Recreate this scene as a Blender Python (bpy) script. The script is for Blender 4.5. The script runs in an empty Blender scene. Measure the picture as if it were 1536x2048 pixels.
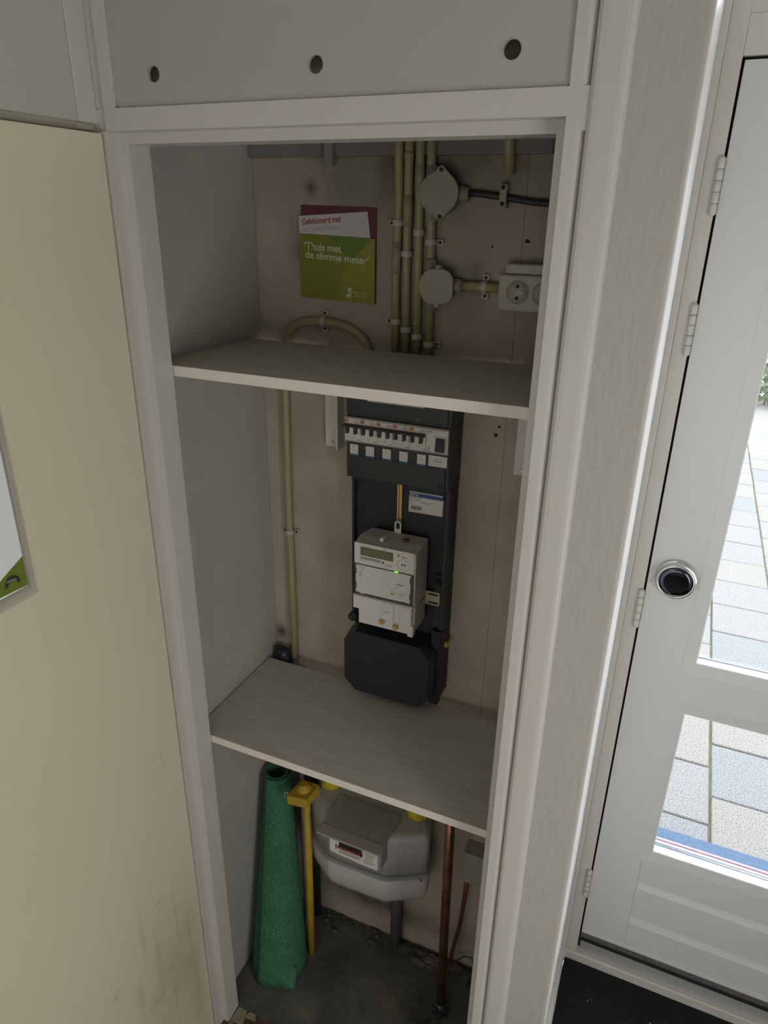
import bpy, bmesh, math, random
from mathutils import Vector, Matrix
random.seed(7)
S = bpy.context.scene
COL = S.collection

# ------------------------------------------------------------ camera, sky, light, exposure
cam_d = bpy.data.cameras.new('camera'); cam = bpy.data.objects.new('camera', cam_d); COL.objects.link(cam)
cam_d.sensor_fit = 'VERTICAL'; cam_d.sensor_height = 36.0; cam_d.lens = 36.0*1394.7/2048.0
cam_d.clip_start = 0.02; cam_d.clip_end = 200
_rx, _ry, _rz = -0.40547628, -0.01772311, 0.40454134
_M = Matrix.Rotation(_rz, 3, 'Z') @ Matrix.Rotation(_rx, 3, 'X') @ Matrix.Rotation(_ry, 3, 'Y')
_r, _f, _u = _M.col[0], _M.col[1], _M.col[2]
cam.matrix_world = Matrix(((_r[0], _u[0], -_f[0], 0.87985), (_r[1], _u[1], -_f[1], -0.94314), (_r[2], _u[2], -_f[2], 2.0982), (0, 0, 0, 1)))
S.camera = cam

w = bpy.data.worlds.new('sky'); S.world = w; w.use_nodes = True
_bg = w.node_tree.nodes['Background']; _bg.inputs[0].default_value = (0.91, 0.95, 1.0, 1); _bg.inputs[1].default_value = 6.0

def area(name, loc, target, sx, sy, power, col):
    l = bpy.data.lights.new(name, 'AREA'); l.shape = 'RECTANGLE'; l.size = sx; l.size_y = sy; l.energy = power; l.color = col
    o = bpy.data.objects.new(name, l); COL.objects.link(o); o.location = loc
    o.rotation_euler = (Vector(target)-Vector(loc)).to_track_quat('-Z', 'Y').to_euler()
    return o
area('assumed_rear_light', (0.85, -2.72, 1.25), (0.85, 0.0, 1.25), 1.3, 1.1, 9.7, (1.0, 0.96, 0.91))  # unseen lamp assumed behind the camera for the frontal light; no window built
area('hall_fill', (2.02, -0.85, 1.25), (0.0, -0.45, 1.25), 1.0, 1.2, 19.0, (1.0, 0.965, 0.92))  # unseen fill lamp added on the right to brighten the left-hand surfaces
S.view_settings.view_transform = 'Standard'; S.view_settings.look = 'None'; S.view_settings.gamma = 1; S.view_settings.exposure = 0.0
try: S.view_settings.use_curve_mapping = False
except Exception: pass

# ------------------------------------------------------------ materials
def mat(name, col, rough=0.6, metal=0.0, var=0.0, vscale=8.0, bump=0.0, bscale=60.0, col2=None, stretch=(1, 1, 1), spec=0.5, emit=None, estr=0.0, detail=5.0, sharp=None):
    m = bpy.data.materials.new(name); m.use_nodes = True
    n = m.node_tree.nodes; l = m.node_tree.links; b = n['Principled BSDF']
    b.inputs['Base Color'].default_value = (*col, 1); b.inputs['Roughness'].default_value = rough; b.inputs['Metallic'].default_value = metal
    b.inputs['Specular IOR Level'].default_value = spec
    tc = n.new('ShaderNodeTexCoord'); mp = n.new('ShaderNodeMapping'); mp.inputs['Scale'].default_value = stretch
    l.new(tc.outputs['Object'], mp.inputs['Vector'])
    if var > 0 or col2:
        no = n.new('ShaderNodeTexNoise'); no.inputs['Scale'].default_value = vscale; no.inputs['Detail'].default_value = detail
        l.new(mp.outputs[0], no.inputs['Vector'])
        cr = n.new('ShaderNodeValToRGB')
        lo, hi = sharp or (0.32, 0.68)
        cr.color_ramp.elements[0].position = lo; cr.color_ramp.elements[1].position = hi
        c2 = col2 or tuple(c*(1-var) for c in col)
        cr.color_ramp.elements[0].color = (*c2, 1); cr.color_ramp.elements[1].color = (*col, 1)
        l.new(no.outputs['Fac'], cr.inputs[0]); l.new(cr.outputs[0], b.inputs['Base Color'])
    if bump > 0:
        nb = n.new('ShaderNodeTexNoise'); nb.inputs['Scale'].default_value = bscale; nb.inputs['Detail'].default_value = 4
        l.new(mp.outputs[0], nb.inputs['Vector'])
        bp = n.new('ShaderNodeBump'); bp.inputs['Strength'].default_value = bump; bp.inputs['Distance'].default_value = 0.01
        l.new(nb.outputs['Fac'], bp.inputs['Height']); l.new(bp.outputs[0], b.inputs['Normal'])
    if emit:
        b.inputs['Emission Color'].default_value = (*emit, 1); b.inputs['Emission Strength'].default_value = estr
    return m
M = {}
M['frame'] = mat('frame_paint', (0.57, 0.55, 0.52), 0.38, bump=0.05, bscale=14, stretch=(1, 1, .3))
M['panel'] = mat('panel_paint', (0.445, 0.43, 0.40), 0.5, var=0.04, vscale=3)
M['plaster'] = mat('rough_painted_plaster', (0.455, 0.44, 0.41), 0.5, bump=0.2, bscale=70, stretch=(1, 1, .4))
M['reveal'] = mat('door_lit_reveal', (0.88, 0.88, 0.87), 0.28)  # paler than the plaster: the front door's daylight put into its colour
M['sidewall'] = mat('side_wall_paint', (0.50, 0.49, 0.46), 0.6, bump=0.1, bscale=12)
M['batten'] = mat('batten_paint', (0.36, 0.34, 0.28), 0.6)
M['cream'] = mat('cream_door_paint', (0.73, 0.67, 0.515), 0.42, col2=(0.69, 0.63, 0.485), vscale=1.3, bump=0.03, bscale=9)
M['door'] = mat('white_door_paint', (0.63, 0.635, 0.625), 0.35, bump=0.03, bscale=12, stretch=(1, 1, .3))
M['doorfr'] = mat('door_frame_paint', (0.60, 0.59, 0.55), 0.38, bump=0.012, bscale=12)
M['bead'] = mat('glazing_bead_white', (0.86, 0.9, 0.95), 0.3)
M['black'] = mat('black_gap', (0.012, 0.012, 0.014), 0.8)
M['rubber'] = mat('brush_seal_grey', (0.13, 0.125, 0.12), 0.9, var=.3, vscale=60)
M['closetwall'] = mat('closet_wall_paint', (0.42, 0.415, 0.385), 0.7, var=0.08, vscale=5, bump=0.15, bscale=20)
M['backwall'] = mat('bare_back_wall', (0.47, 0.41, 0.335), 0.85, col2=(0.37, 0.325, 0.265), vscale=7, bump=0.25, bscale=35, detail=8)
M['shelf'] = mat('shelf_laminate', (0.56, 0.535, 0.475), 0.45, var=0.03)
M['shelfedge'] = mat('shelf_edge_band', (0.72, 0.68, 0.62), 0.45)
M['shelfwood'] = mat('whitewashed_board', (0.57, 0.545, 0.50), 0.55, col2=(0.48, 0.455, 0.41), vscale=9, stretch=(1, 12, 1), detail=8, bump=0.05, bscale=40)
M['conduit'] = mat('cream_conduit', (0.37, 0.32, 0.17), 0.42, var=.12, vscale=9)
M['conduitgrey'] = mat('conduit_coupling', (0.34, 0.31, 0.20), 0.45)
M['clip'] = mat('grey_plastic_clip', (0.45, 0.44, 0.42), 0.45)
M['jbox'] = mat('beige_plastic', (0.33, 0.31, 0.25), 0.45)
M['socket'] = mat('socket_beige', (0.42, 0.39, 0.32), 0.4)
M['screw'] = mat('screw_metal', (0.35, 0.33, 0.3), 0.4, 0.8)
M['brass'] = mat('brass', (0.62, 0.45, 0.22), 0.3, 0.85)
M['cable'] = mat('dark_cable', (0.03, 0.033, 0.042), 0.5)
M['anth'] = mat('anthracite_plastic', (0.022, 0.026, 0.03), 0.42, bump=0.05, bscale=300)
M['anth2'] = mat('anthracite_plastic_deep', (0.013, 0.015, 0.018), 0.5)
M['tbox'] = mat('black_blue_plastic', (0.017, 0.023, 0.028), 0.4, bump=0.04, bscale=300)
M['white'] = mat('white_plastic', (0.66, 0.64, 0.61), 0.4)
M['metergrey'] = mat('meter_grey_plastic', (0.46, 0.44, 0.40), 0.45)
M['meterface'] = mat('meter_face', (0.68, 0.66, 0.64), 0.4)
M['metercover'] = mat('meter_cover_white', (0.66, 0.645, 0.64), 0.4)
M['lcd'] = mat('lcd_green', (0.15, 0.17, 0.085), 0.2)
M['lcdd'] = mat('lcd_frame', (0.09, 0.1, 0.06), 0.3)
M['seamdark'] = mat('meter_seam_dark', (0.075, 0.078, 0.075), 0.5)
M['ink'] = mat('black_ink', (0.02, 0.02, 0.022), 0.6)
M['inkg'] = mat('grey_ink', (0.22, 0.22, 0.22), 0.6)
M['inkl'] = mat('pale_grey_ink', (0.42, 0.40, 0.40), 0.6)
M['inkr'] = mat('crimson_ink', (0.32, 0.03, 0.05), 0.6)
M['blue'] = mat('blue_ink', (0.02, 0.17, 0.42), 0.5)
M['navy'] = mat('navy_ink', (0.03, 0.08, 0.28), 0.5)
M['orange'] = mat('orange_red_button', (0.62, 0.12, 0.04), 0.4)
M['led'] = mat('green_led', (0.1, 0.6, 0.05), 0.4, emit=(0.15, 1.0, 0.05), estr=1.2)
M['lime'] = mat('lime_indicator', (0.5, 0.7, 0.2), 0.4)
M['paper'] = mat('white_paper', (0.55, 0.54, 0.53), 0.7)
M['maroon'] = mat('maroon_card', (0.15, 0.026, 0.038), 0.5, var=.35, vscale=9)
M['green'] = mat('green_card', (0.20, 0.225, 0.022), 0.4, var=.08, vscale=5)
M['green2'] = mat('dark_green_card', (0.11, 0.20, 0.03), 0.4)
M['green3'] = mat('yellow_green_card', (0.245, 0.245, 0.025), 0.4)
M['letter'] = mat('pale_lettering', (0.62, 0.64, 0.50), 0.5)
M['gasgrey'] = mat('gas_meter_enamel', (0.44, 0.44, 0.435), 0.38, bump=.02, bscale=40)
M['gasseam'] = mat('gas_meter_seam', (0.27, 0.275, 0.265), 0.5)
M['lid'] = mat('taupe_card', (0.36, 0.335, 0.29), 0.5)
M['yellow'] = mat('yellow_paint', (0.50, 0.33, 0.025), 0.45, var=.25, vscale=14)
M['yplastic'] = mat('yellow_plastic', (0.60, 0.50, 0.03), 0.4)
M['copper'] = mat('aged_copper', (0.34, 0.155, 0.09), 0.33, 0.8, col2=(0.09, 0.055, 0.045), vscale=11)
M['copperd'] = mat('dull_copper', (0.22, 0.085, 0.05), 0.5, 0.5)
M['greypipe'] = mat('dark_grey_pvc', (0.10, 0.105, 0.105), 0.5)
M['concrete'] = mat('dusty_concrete', (0.15, 0.145, 0.12), 0.9, col2=(0.045, 0.052, 0.05), vscale=5.5, bump=0.5, bscale=30, detail=9)
M['rubble'] = mat('rubble_dark', (0.13, 0.12, 0.10), 0.95, col2=(0.03, 0.032, 0.03), vscale=22)
M['mat'] = mat('black_entrance_mat', (0.012, 0.014, 0.014), 0.95, col2=(0.004, 0.005, 0.005), vscale=90, bump=1.0, bscale=350)
M['brown'] = mat('worn_brown_wood', (0.11, 0.06, 0.035), 0.7, col2=(0.05, 0.03, 0.02), vscale=20)
M['chip'] = mat('flaked_yellowish_paint', (0.34, 0.31, 0.20), 0.8, col2=(0.2, 0.17, 0.1), vscale=25)
M['chrome'] = mat('satin_chrome', (0.66, 0.66, 0.64), 0.16, 1.0)
M['mirror'] = mat('dark_polished_face', (0.09, 0.10, 0.13), 0.08, 1.0)
M['alu'] = mat('aluminium', (0.42, 0.42, 0.48), 0.35, 0.6)
M['pink'] = mat('pink_spacer_reflection', (0.62, 0.33, 0.46), 0.5)
M['step_stone'] = mat('sky_tinted_step_stone', (0.065, 0.11, 0.19), 0.8, var=.35, vscale=130)  # step slab tinted blue for the sky's reflection
M['joint'] = mat('mossy_joint_sand', (0.11, 0.10, 0.07), 0.95, col2=(0.07, 0.07, 0.03), vscale=14)
M['hedge'] = mat('hedge_leaf', (0.06, 0.11, 0.03), 0.7, var=.4, vscale=8)
M['petal'] = mat('pink_petal', (0.3, 0.15, 0.15), 0.6)
M['facade'] = mat('pale_facade', (0.2, 0.19, 0.18), 0.8)
M['hallwall'] = mat('hall_wall_paint', (0.62, 0.60, 0.56), 0.7)
M['hallfloor'] = mat('hall_laminate', (0.12, 0.10, 0.085), 0.5, var=.3, vscale=6, stretch=(1, 8, 1))
M['bag'] = mat('dark_blue_plastic_bag', (0.02, 0.024, 0.04), 0.28, bump=.8, bscale=40)
M['pole'] = mat('pale_blue_grey_tube', (0.22, 0.25, 0.30), 0.4)
M['coil'] = mat('black_corrugated_tube', (0.012, 0.013, 0.014), 0.6)
def paver(i, c):
    return mat('concrete_paver', c, 0.85, col2=tuple(k*0.5 for k in c), vscale=170, detail=3, sharp=(0.38, 0.50), bump=.2, bscale=300)
M['pav'] = [paver(0, (0.195, 0.188, 0.186)), paver(1, (0.205, 0.192, 0.178)), paver(2, (0.178, 0.178, 0.184))]
def rollmat():
    m = bpy.data.materials.new('green_speckled_felt'); m.use_nodes = True
    n = m.node_tree.nodes; l = m.node_tree.links; b = n['Principled BSDF']; b.inputs['Roughness'].default_value = 0.8
    tc = n.new('ShaderNodeTexCoord'); v = n.new('ShaderNodeTexVoronoi'); v.inputs['Scale'].default_value = 95; v.inputs['Randomness'].default_value = .9
    l.new(tc.outputs['Object'], v.inputs['Vector'])
    cr = n.new('ShaderNodeValToRGB'); cr.color_ramp.elements[0].position = .10; cr.color_ramp.elements[1].position = .17
    cr.color_ramp.elements[0].color = (1, 1, 1, 1); cr.color_ramp.elements[1].color = (0, 0, 0, 1)
    l.new(v.outputs['Distance'], cr.inputs[0])
    no = n.new('ShaderNodeTexNoise'); no.inputs['Scale'].default_value = 18; no.inputs['Detail'].default_value = 8
    l.new(tc.outputs['Object'], no.inputs['Vector'])
    g = n.new('ShaderNodeValToRGB'); g.color_ramp.elements[0].color = (0.022, 0.105, 0.055, 1); g.color_ramp.elements[1].color = (0.05, 0.20, 0.10, 1)
    l.new(no.outputs['Fac'], g.inputs[0])
    mx = n.new('ShaderNodeMix'); mx.data_type = 'RGBA'; mx.inputs[7].default_value = (0.30, 0.42, 0.34, 1)
    l.new(cr.outputs[0], mx.inputs[0]); l.new(g.outputs[0], mx.inputs[6]); l.new(mx.outputs[2], b.inputs['Base Color'])
    bp = n.new('ShaderNodeBump'); bp.inputs['Strength'].default_value = .6; bp.inputs['Distance'].default_value = .004
    l.new(v.outputs['Distance'], bp.inputs['Height']); l.new(bp.outputs[0], b.inputs['Normal'])
    return m
M['roll'] = rollmat()
def glassmat():
    m = bpy.data.materials.new('window_glass'); m.use_nodes = True
    n = m.node_tree.nodes; l = m.node_tree.links; n.remove(n['Principled BSDF'])
    t = n.new('ShaderNodeBsdfTransparent'); t.inputs[0].default_value = (.95, .97, .97, 1)
    g = n.new('ShaderNodeBsdfGlossy'); g.inputs['Roughness'].default_value = 0.02
    lw = n.new('ShaderNodeLayerWeight'); lw.inputs['Blend'].default_value = 0.5; pw = n.new('ShaderNodeMath'); pw.operation = 'POWER'; pw.inputs[1].default_value = 5.0; l.new(lw.outputs['Facing'], pw.inputs[0])
    f = n.new('ShaderNodeMath'); f.operation = 'MULTIPLY_ADD'; f.inputs[1].default_value = 0.5; f.inputs[2].default_value = 0.035; f.use_clamp = True; l.new(pw.outputs[0], f.inputs[0])
    mx = n.new('ShaderNodeMixShader'); l.new(f.outputs[0], mx.inputs[0]); l.new(t.outputs[0], mx.inputs[1]); l.new(g.outputs[0], mx.inputs[2])
    l.new(mx.outputs[0], n['Material Output'].inputs['Surface']); return m
M['glass'] = glassmat()
def sleevemat():
    m = bpy.data.materials.new('clear_plastic_sleeve'); m.use_nodes = True
    n = m.node_tree.nodes; l = m.node_tree.links; b = n['Principled BSDF']
    b.inputs['Base Color'].default_value = (.62, .62, .56, 1); b.inputs['Roughness'].default_value = .15
    t = n.new('ShaderNodeBsdfTransparent'); mx = n.new('ShaderNodeMixShader'); mx.inputs[0].default_value = .28
    l.new(t.outputs[0], mx.inputs[1]); l.new(b.outputs[0], mx.inputs[2]); l.new(mx.outputs[0], n['Material Output'].inputs['Surface']); return m
M['sleeve'] = sleevemat()

def dirt_and_shade(m, spots, col):
    """scuff / stain patches and painted shade fixed on the object: spots = (centre, radii, strength), mixed over the base colour"""
    n = m.node_tree.nodes; l = m.node_tree.links; b = n['Principled BSDF']
    src = b.inputs['Base Color'].links[0].from_socket if b.inputs['Base Color'].links else None
    base = tuple(b.inputs['Base Color'].default_value)
    tc = n.new('ShaderNodeTexCoord')
    no = n.new('ShaderNodeTexNoise'); no.inputs['Scale'].default_value = 14; no.inputs['Detail'].default_value = 6; l.new(tc.outputs['Object'], no.inputs['Vector'])
    for c, r, s in spots:
        mp = n.new('ShaderNodeMapping'); mp.inputs['Location'].default_value = tuple(-c[i]/r[i] for i in range(3)); mp.inputs['Scale'].default_value = tuple(1/r[i] for i in range(3))
        l.new(tc.outputs['Object'], mp.inputs['Vector'])
        g = n.new('ShaderNodeTexGradient'); g.gradient_type = 'QUADRATIC_SPHERE'; l.new(mp.outputs[0], g.inputs['Vector'])
        mu = n.new('ShaderNodeMath'); mu.operation = 'MULTIPLY'; l.new(g.outputs['Fac'], mu.inputs[0]); l.new(no.outputs['Fac'], mu.inputs[1])
        m2 = n.new('ShaderNodeMath'); m2.operation = 'MULTIPLY'; m2.use_clamp = True; l.new(mu.outputs[0], m2.inputs[0]); m2.inputs[1].default_value = s*3.2
        mx = n.new('ShaderNodeMix'); mx.data_type = 'RGBA'; l.new(m2.outputs[0], mx.inputs[0])
        if src: l.new(src, mx.inputs[6])
        else: mx.inputs[6].default_value = base
        mx.inputs[7].default_value = (*col, 1); src = mx.outputs[2]
    l.new(src, b.inputs['Base Color'])

# ------------------------------------------------------------ mesh helpers (all coordinates are world metres)
class G:
    def __init__(s): s.bm = bmesh.new()
    def box(s, x0, x1, y0, y1, z0, z1, bev=0.0, seg=2, rot=None):
        t = bmesh.new(); bmesh.ops.create_cube(t, size=1.0)
        bmesh.ops.scale(t, vec=(x1-x0, y1-y0, z1-z0), verts=t.verts)
        if bev > 0: bmesh.ops.bevel(t, geom=list(t.edges), offset=bev, segments=seg, profile=.5, affect='EDGES')
        if rot is not None: bmesh.ops.rotate(t, cent=(0, 0, 0), matrix=rot, verts=t.verts)
        bmesh.ops.translate(t, vec=((x0+x1)/2, (y0+y1)/2, (z0+z1)/2), verts=t.verts)
        s.merge(t); return s
    def merge(s, t):
        me = bpy.data.meshes.new('tmp'); t.to_mesh(me); t.free(); s.bm.from_mesh(me); bpy.data.meshes.remove(me)
    def rings(s, rings, caps=(True, True), smooth=True, closed=False):
        vs = [[s.bm.verts.new(p) for p in r] for r in rings]; n = len(vs[0])
        pairs = list(zip(vs[:-1], vs[1:])) + ([(vs[-1], vs[0])] if closed else [])
        for a, b in pairs:
            for i in range(n):
                f = s.bm.faces.new((a[i], a[(i+1) % n], b[(i+1) % n], b[i])); f.smooth = smooth
        if not closed:
            if caps[0]: s.bm.faces.new(list(reversed(vs[0])))
            if caps[1]: s.bm.faces.new(vs[-1])
        return s
    def tube(s, path, r, seg=12, caps=(True, True), smooth=True):
        P = [Vector(p) for p in path]; R = r if isinstance(r, (list, tuple)) else [r]*len(P); rings = []
        d0 = (P[1]-P[0]).normalized(); up = Vector((0, 0, 1)) if abs(d0.z) < .9 else Vector((0, 1, 0))
        u = d0.cross(up).normalized()
        for i, p in enumerate(P):
            d = (P[min(i+1, len(P)-1)]-P[max(i-1, 0)]).normalized()
            u = (u-d*u.dot(d)).normalized(); v = d.cross(u)
            rings.append([p+(u*math.cos(a)+v*math.sin(a))*R[i] for a in [2*math.pi*k/seg for k in range(seg)]])
        return s.rings(rings, caps, smooth)
    def cyl(s, p0, p1, r, seg=20, r2=None): return s.tube([p0, p1], [r, r if r2 is None else r2], seg)
    def lathe(s, c, axis, prof, seg=32):
        """prof: (distance along axis, radius)"""
        a = Vector(axis).normalized(); up = Vector((0, 0, 1)) if abs(a.z) < .9 else Vector((0, 1, 0)); u = a.cross(up).normalized(); v = a.cross(u); c = Vector(c)
        rings = [[c+a*h+(u*math.cos(t)+v*math.sin(t))*max(r, 1e-5) for t in [2*math.pi*k/seg for k in range(seg)]] for h, r in prof]
        return s.rings(rings)
    def prism(s, pts, vec):
        vec = Vector(vec); a = [Vector(p) for p in pts]; return s.rings([a, [p+vec for p in a]], smooth=False)
    def quad(s, pts): s.bm.faces.new([s.bm.verts.new(p) for p in pts]); return s
    def loft(s, a, b): return s.rings([[Vector(p) for p in a], [Vector(p) for p in b]], smooth=False)
    def spin_smooth(s):
        for f in s.bm.faces: f.smooth = True
        return s

def holed(outer, holes, plane, depth0, depth1):
    """flat plate with holes: outlines are 2D lists; plane 'xz' -> (a, depth, b)"""
    c = bpy.data.curves.new('tmp', 'CURVE'); c.dimensions = '2D'; c.fill_mode = 'BOTH'; c.extrude = abs(depth1-depth0)/2
    for o in [outer]+holes:
        sp = c.splines.new('POLY'); sp.points.add(len(o)-1); sp.use_cyclic_u = True
        for i, (x, y) in enumerate(o): sp.points[i].co = (x, y, 0, 1)
    ob = bpy.data.objects.new('tmp', c); COL.objects.link(ob); me = bpy.data.meshes.new_from_object(ob); bpy.data.objects.remove(ob); bpy.data.curves.remove(c)
    g = G(); g.bm.from_mesh(me); bpy.data.meshes.remove(me); mid = (depth0+depth1)/2
    for v in g.bm.verts:
        a, b, d = v.co
        v.co = {'xz': (a, mid-d, b), 'yz': (mid+d, a, b), 'xy': (a, b, mid+d)}[plane]
    return g
def rect(x0, x1, z0, z1): return [(x0, z0), (x1, z0), (x1, z1), (x0, z1)]
def rrect(x0, x1, z0, z1, r, n=5):
    o = []
    for cx, cz, a0 in ((x1-r, z1-r, 0), (x0+r, z1-r, 90), (x0+r, z0+r, 180), (x1-r, z0+r, 270)):
        for k in range(n+1):
            a = math.radians(a0+90*k/n); o.append((cx+r*math.cos(a), cz+r*math.sin(a)))
    return o
def circ(x, z, r, n=28): return [(x+r*math.cos(2*math.pi*k/n), z+r*math.sin(2*math.pi*k/n)) for k in range(n)]

def wloc(o):
    p = Vector((0, 0, 0))
    while o is not None: p += o.location; o = o.parent
    return p
def obj(name, g, m, parent=None, origin=None):
    bm = g.bm if isinstance(g, G) else g
    bmesh.ops.recalc_face_normals(bm, faces=bm.faces)
    xs = [v.co for v in bm.verts]
    if parent is None and origin is None:
        mn = [min(v[i] for v in xs) for i in range(3)]; mx = [max(v[i] for v in xs) for i in range(3)]
        origin = Vector(((mn[0]+mx[0])/2, (mn[1]+mx[1])/2, mn[2]))
    off = wloc(parent) if parent is not None else Vector(origin)
    for v in bm.verts: v.co -= off
    me = bpy.data.meshes.new(name); bm.to_mesh(me); bm.free()
    for mm in (m if isinstance(m, list) else [m]): me.materials.append(mm)
    o = bpy.data.objects.new(name, me); COL.objects.link(o)
    if parent is not None: o.parent = parent
    else: o.location = off
    return o
def thing(name, label, cat, loc, group=None):
    o = bpy.data.objects.new(name, None); COL.objects.link(o); o.location = loc; o.empty_display_size = .05
    o['label'] = label; o['category'] = cat
    if group: o['group'] = group
    return o
def tag(o, label, cat, group=None):
    o['label'] = label; o['category'] = cat
    if group: o['group'] = group
    return o
def struct(name, g, m, parent=None):
    o = obj(name, g, m, parent, origin=(0, 0, 0) if parent is None else None)
    if parent is None: o['kind'] = 'structure'
    return o
def sroot(name, loc):
    o = bpy.data.objects.new(name, None); COL.objects.link(o); o.location = loc; o['kind'] = 'structure'; o.empty_display_size = .05; return o
def text(name, s, at, width, m, parent, right=(1, 0, 0), up=(0, 0, 1), height=None, align='LEFT', depth=.0002, bold=0.0, label=None, spacing=1.0):
    c = bpy.data.curves.new('tmp', 'FONT'); c.body = s; c.size = 1; c.align_x = align; c.offset = bold; c.space_line = spacing
    ob = bpy.data.objects.new('tmp', c); COL.objects.link(ob); me = bpy.data.meshes.new_from_object(ob); bpy.data.objects.remove(ob); bpy.data.curves.remove(c)
    xs = [v.co.x for v in me.vertices]; ys = [v.co.y for v in me.vertices]; k = width/(max(xs)-min(xs)); ky = k if height is None else height/(max(ys)-min(ys))
    r = Vector(right).normalized(); u = Vector(up).normalized(); n = r.cross(u); at = Vector(at)
    g = G(); g.bm.from_mesh(me); bpy.data.meshes.remove(me); x0 = min(xs); y0 = min(ys)
    for v in g.bm.verts: v.co = at + r*((v.co.x-x0)*k) + u*((v.co.y-y0)*ky) + n*depth
    o = obj(name, g, m, parent)
    if label: o['label'] = label
    return o

# ------------------------------------------------------------ large structure
D = 0.453
dirt_and_shade(M['closetwall'], [((-.035, .12, 1.42), (.2, .05, .1), .55)], (0.62, 0.61, 0.57))
dirt_and_shade(M['backwall'], [((.105, D, 2.145), (.03, .2, .035), .8), ((.2, D, .955), (.035, .2, .03), 1.0), ((-.02, D, 1.03), (.04, .2, .05), .9), ((.50, D, 1.73), (.04, .2, .03), .8),
                      ((.30, D, .12), (.5, .2, .10), .7), ((.62, D, 1.9), (.08, .3, .7), .25), ((.35, D, 2.26), (.7, .5, .50), .60), ((.47, D, 1.98), (.05, .3, .12), .3), ((.07, D, 2.02), (.05, .3, .14), .3), ((.12, D, 1.86), (.1, .3, .04), .3)], (0.10, 0.095, 0.08))  # widest top spot: grime plus the top compartment's shade, painted in
dirt_and_shade(M['cream'], [((.015, 0.300, 0.380), (.3, 0.22, 0.42), 0.3), ((.015, 0.355, 0.230), (.3, 0.05, 0.5), 0.25), ((.015, 0.210, 0.580), (.3, 0.014, 0.13), 0.3), ((.015, 0.245, 0.480), (.3, 0.012, 0.16), 0.3), ((.015, 0.180, 0.430), (.3, 0.016, 0.1), 0.28), ((.015, 0.315, 0.530), (.3, 0.009, 0.18), 0.32), ((.015, 0.340, 1.000), (.3, 0.005, 0.06), 0.35), ((.015, 0.120, 0.530), (.3, 0.018, 0.02), 0.45), ((.015, 0.280, 0.280), (.3, 0.012, 0.2), 0.3), ((.015, 0.270, 0.640), (.3, 0.03, 0.006), 0.4), ((.015, 0.350, 0.430), (.3, 0.008, 0.12), 0.3), ((.015, 0.300, 0.560), (.3, 0.05, 0.012), 0.2), ((.015, 0.230, 0.360), (.3, 0.06, 0.03), 0.25)], (0.36, 0.315, 0.23))
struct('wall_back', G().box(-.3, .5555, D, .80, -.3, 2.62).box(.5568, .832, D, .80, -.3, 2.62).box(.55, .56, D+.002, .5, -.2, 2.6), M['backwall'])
g = G(); n = 60; fr = []; bk = []
pts = [(-.035, .03, -.3)]
for i in range(n+1):
    z = -.3+2.92*i/n; pts.append((-.035, D-.0016-.0016*random.random(), z))
pts.append((-.035, .03, 2.62)); g.prism(pts, (-.1, 0, 0))
struct('wall_left', g, M['closetwall'])
struct('wall_right', G().box(.737, .80, .0825, D, -.3, 2.62), M['closetwall'])
struct('floor', G().box(-.06, .76, .077, .46, -.12, 0), M['concrete'])
struct('ceiling_2', G().box(-.06, .76, .08, .46, 2.30, 2.33), M['closetwall'])
# plastered wall end between the closet and the front door, with its reveal
g = G(); pl = [(.760, .0825), (.760, .006), (.838, .006), (.8412, .0072), (.8428, .010), (.8428, .016), (.8325, .592), (.8325, .80), (.80, .80), (.80, .0825)]
g.prism([(x, y, -.3) for x, y in pl], (0, 0, 2.92)); struct('wall_front', g, M['plaster'])
struct('trim_13', G().prism([(.8400, .0160, .02), (.8436, .0160, .02), (.8333, .588, .02), (.8300, .588, .02)], (0, 0, 2.60)), M['reveal'])
# hallway shell
struct('ceiling', G().box(-.5, 2.3, -3.2, .80, 2.62, 2.72), M['hallwall'])
struct('wall_hall_right', G().box(2.05, 2.15, -3.0, .60, -.3, 2.62), M['hallwall'])
struct('wall_hall_rear', G().box(-.4, 2.15, -3.1, -2.95, -.3, 2.62), M['hallwall'])
struct('wall_hall_left', G().box(-.35, -.060, -2.95, .0, -.3, 2.214).box(-.35, -.0205, -2.95, -.0335, 2.2165, 2.62), M['sidewall'])
struct('trim_1', G().box(-.2, -.0192, -.0325, .0055, 2.2165, 2.62, .0012), M['frame'])
struct('trim_2', G().box(-.06, -.0185, -1.5, -.0035, 2.2050, 2.2165, .001), M['batten'])
struct('floor_2', G().box(-.35, 2.1, -2.95, .0765, -.12, -.004), M['hallfloor'])
struct('wall_outer', G().box(.8325, 2.3, .60, .80, 2.585, 2.62).box(1.86, 2.3, .60, .80, -.3, 2.62), M['hallwall'])

# closet frame
g = G()
g.prism([(.0, 0, 0), (.0, .0287, 0), (.0154, .0287, 0), (.0154, .0772, 0), (.0134, .0792, 0), (-.036, .0792, 0), (-.036, .001, 0), (-.02, 0, 0)], (0, 0, 2.1905)).box(-.036, .0, .0, .0287, 2.1905, 2.2059)
struct('trim_3', g, M['frame'])
g = G().prism([(.70, 0, 0), (.70, .0287, 0), (.6846, .0287, 0), (.6846, .0792, 0), (.74, .0792, 0), (.74, .008, 0), (.7225, .008, 0), (.7215, .0045, 0), (.7185, .0018, 0), (.714, .0002, 0), (.708, 0, 0)], (0, 0, 2.1905)).box(.70, .736, .0, .0287, 2.1905, 2.2059)
struct('trim_4', g, M['frame'])
g = G().box(.0, .74, .0, .0287, 2.2059, 2.2365).box(-.03, .0, .004, .0287, 2.2059, 2.2365).box(-.03, .74, .0287, .0792, 2.1905, 2.2365)
struct('trim_5', g, M['frame'])
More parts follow.
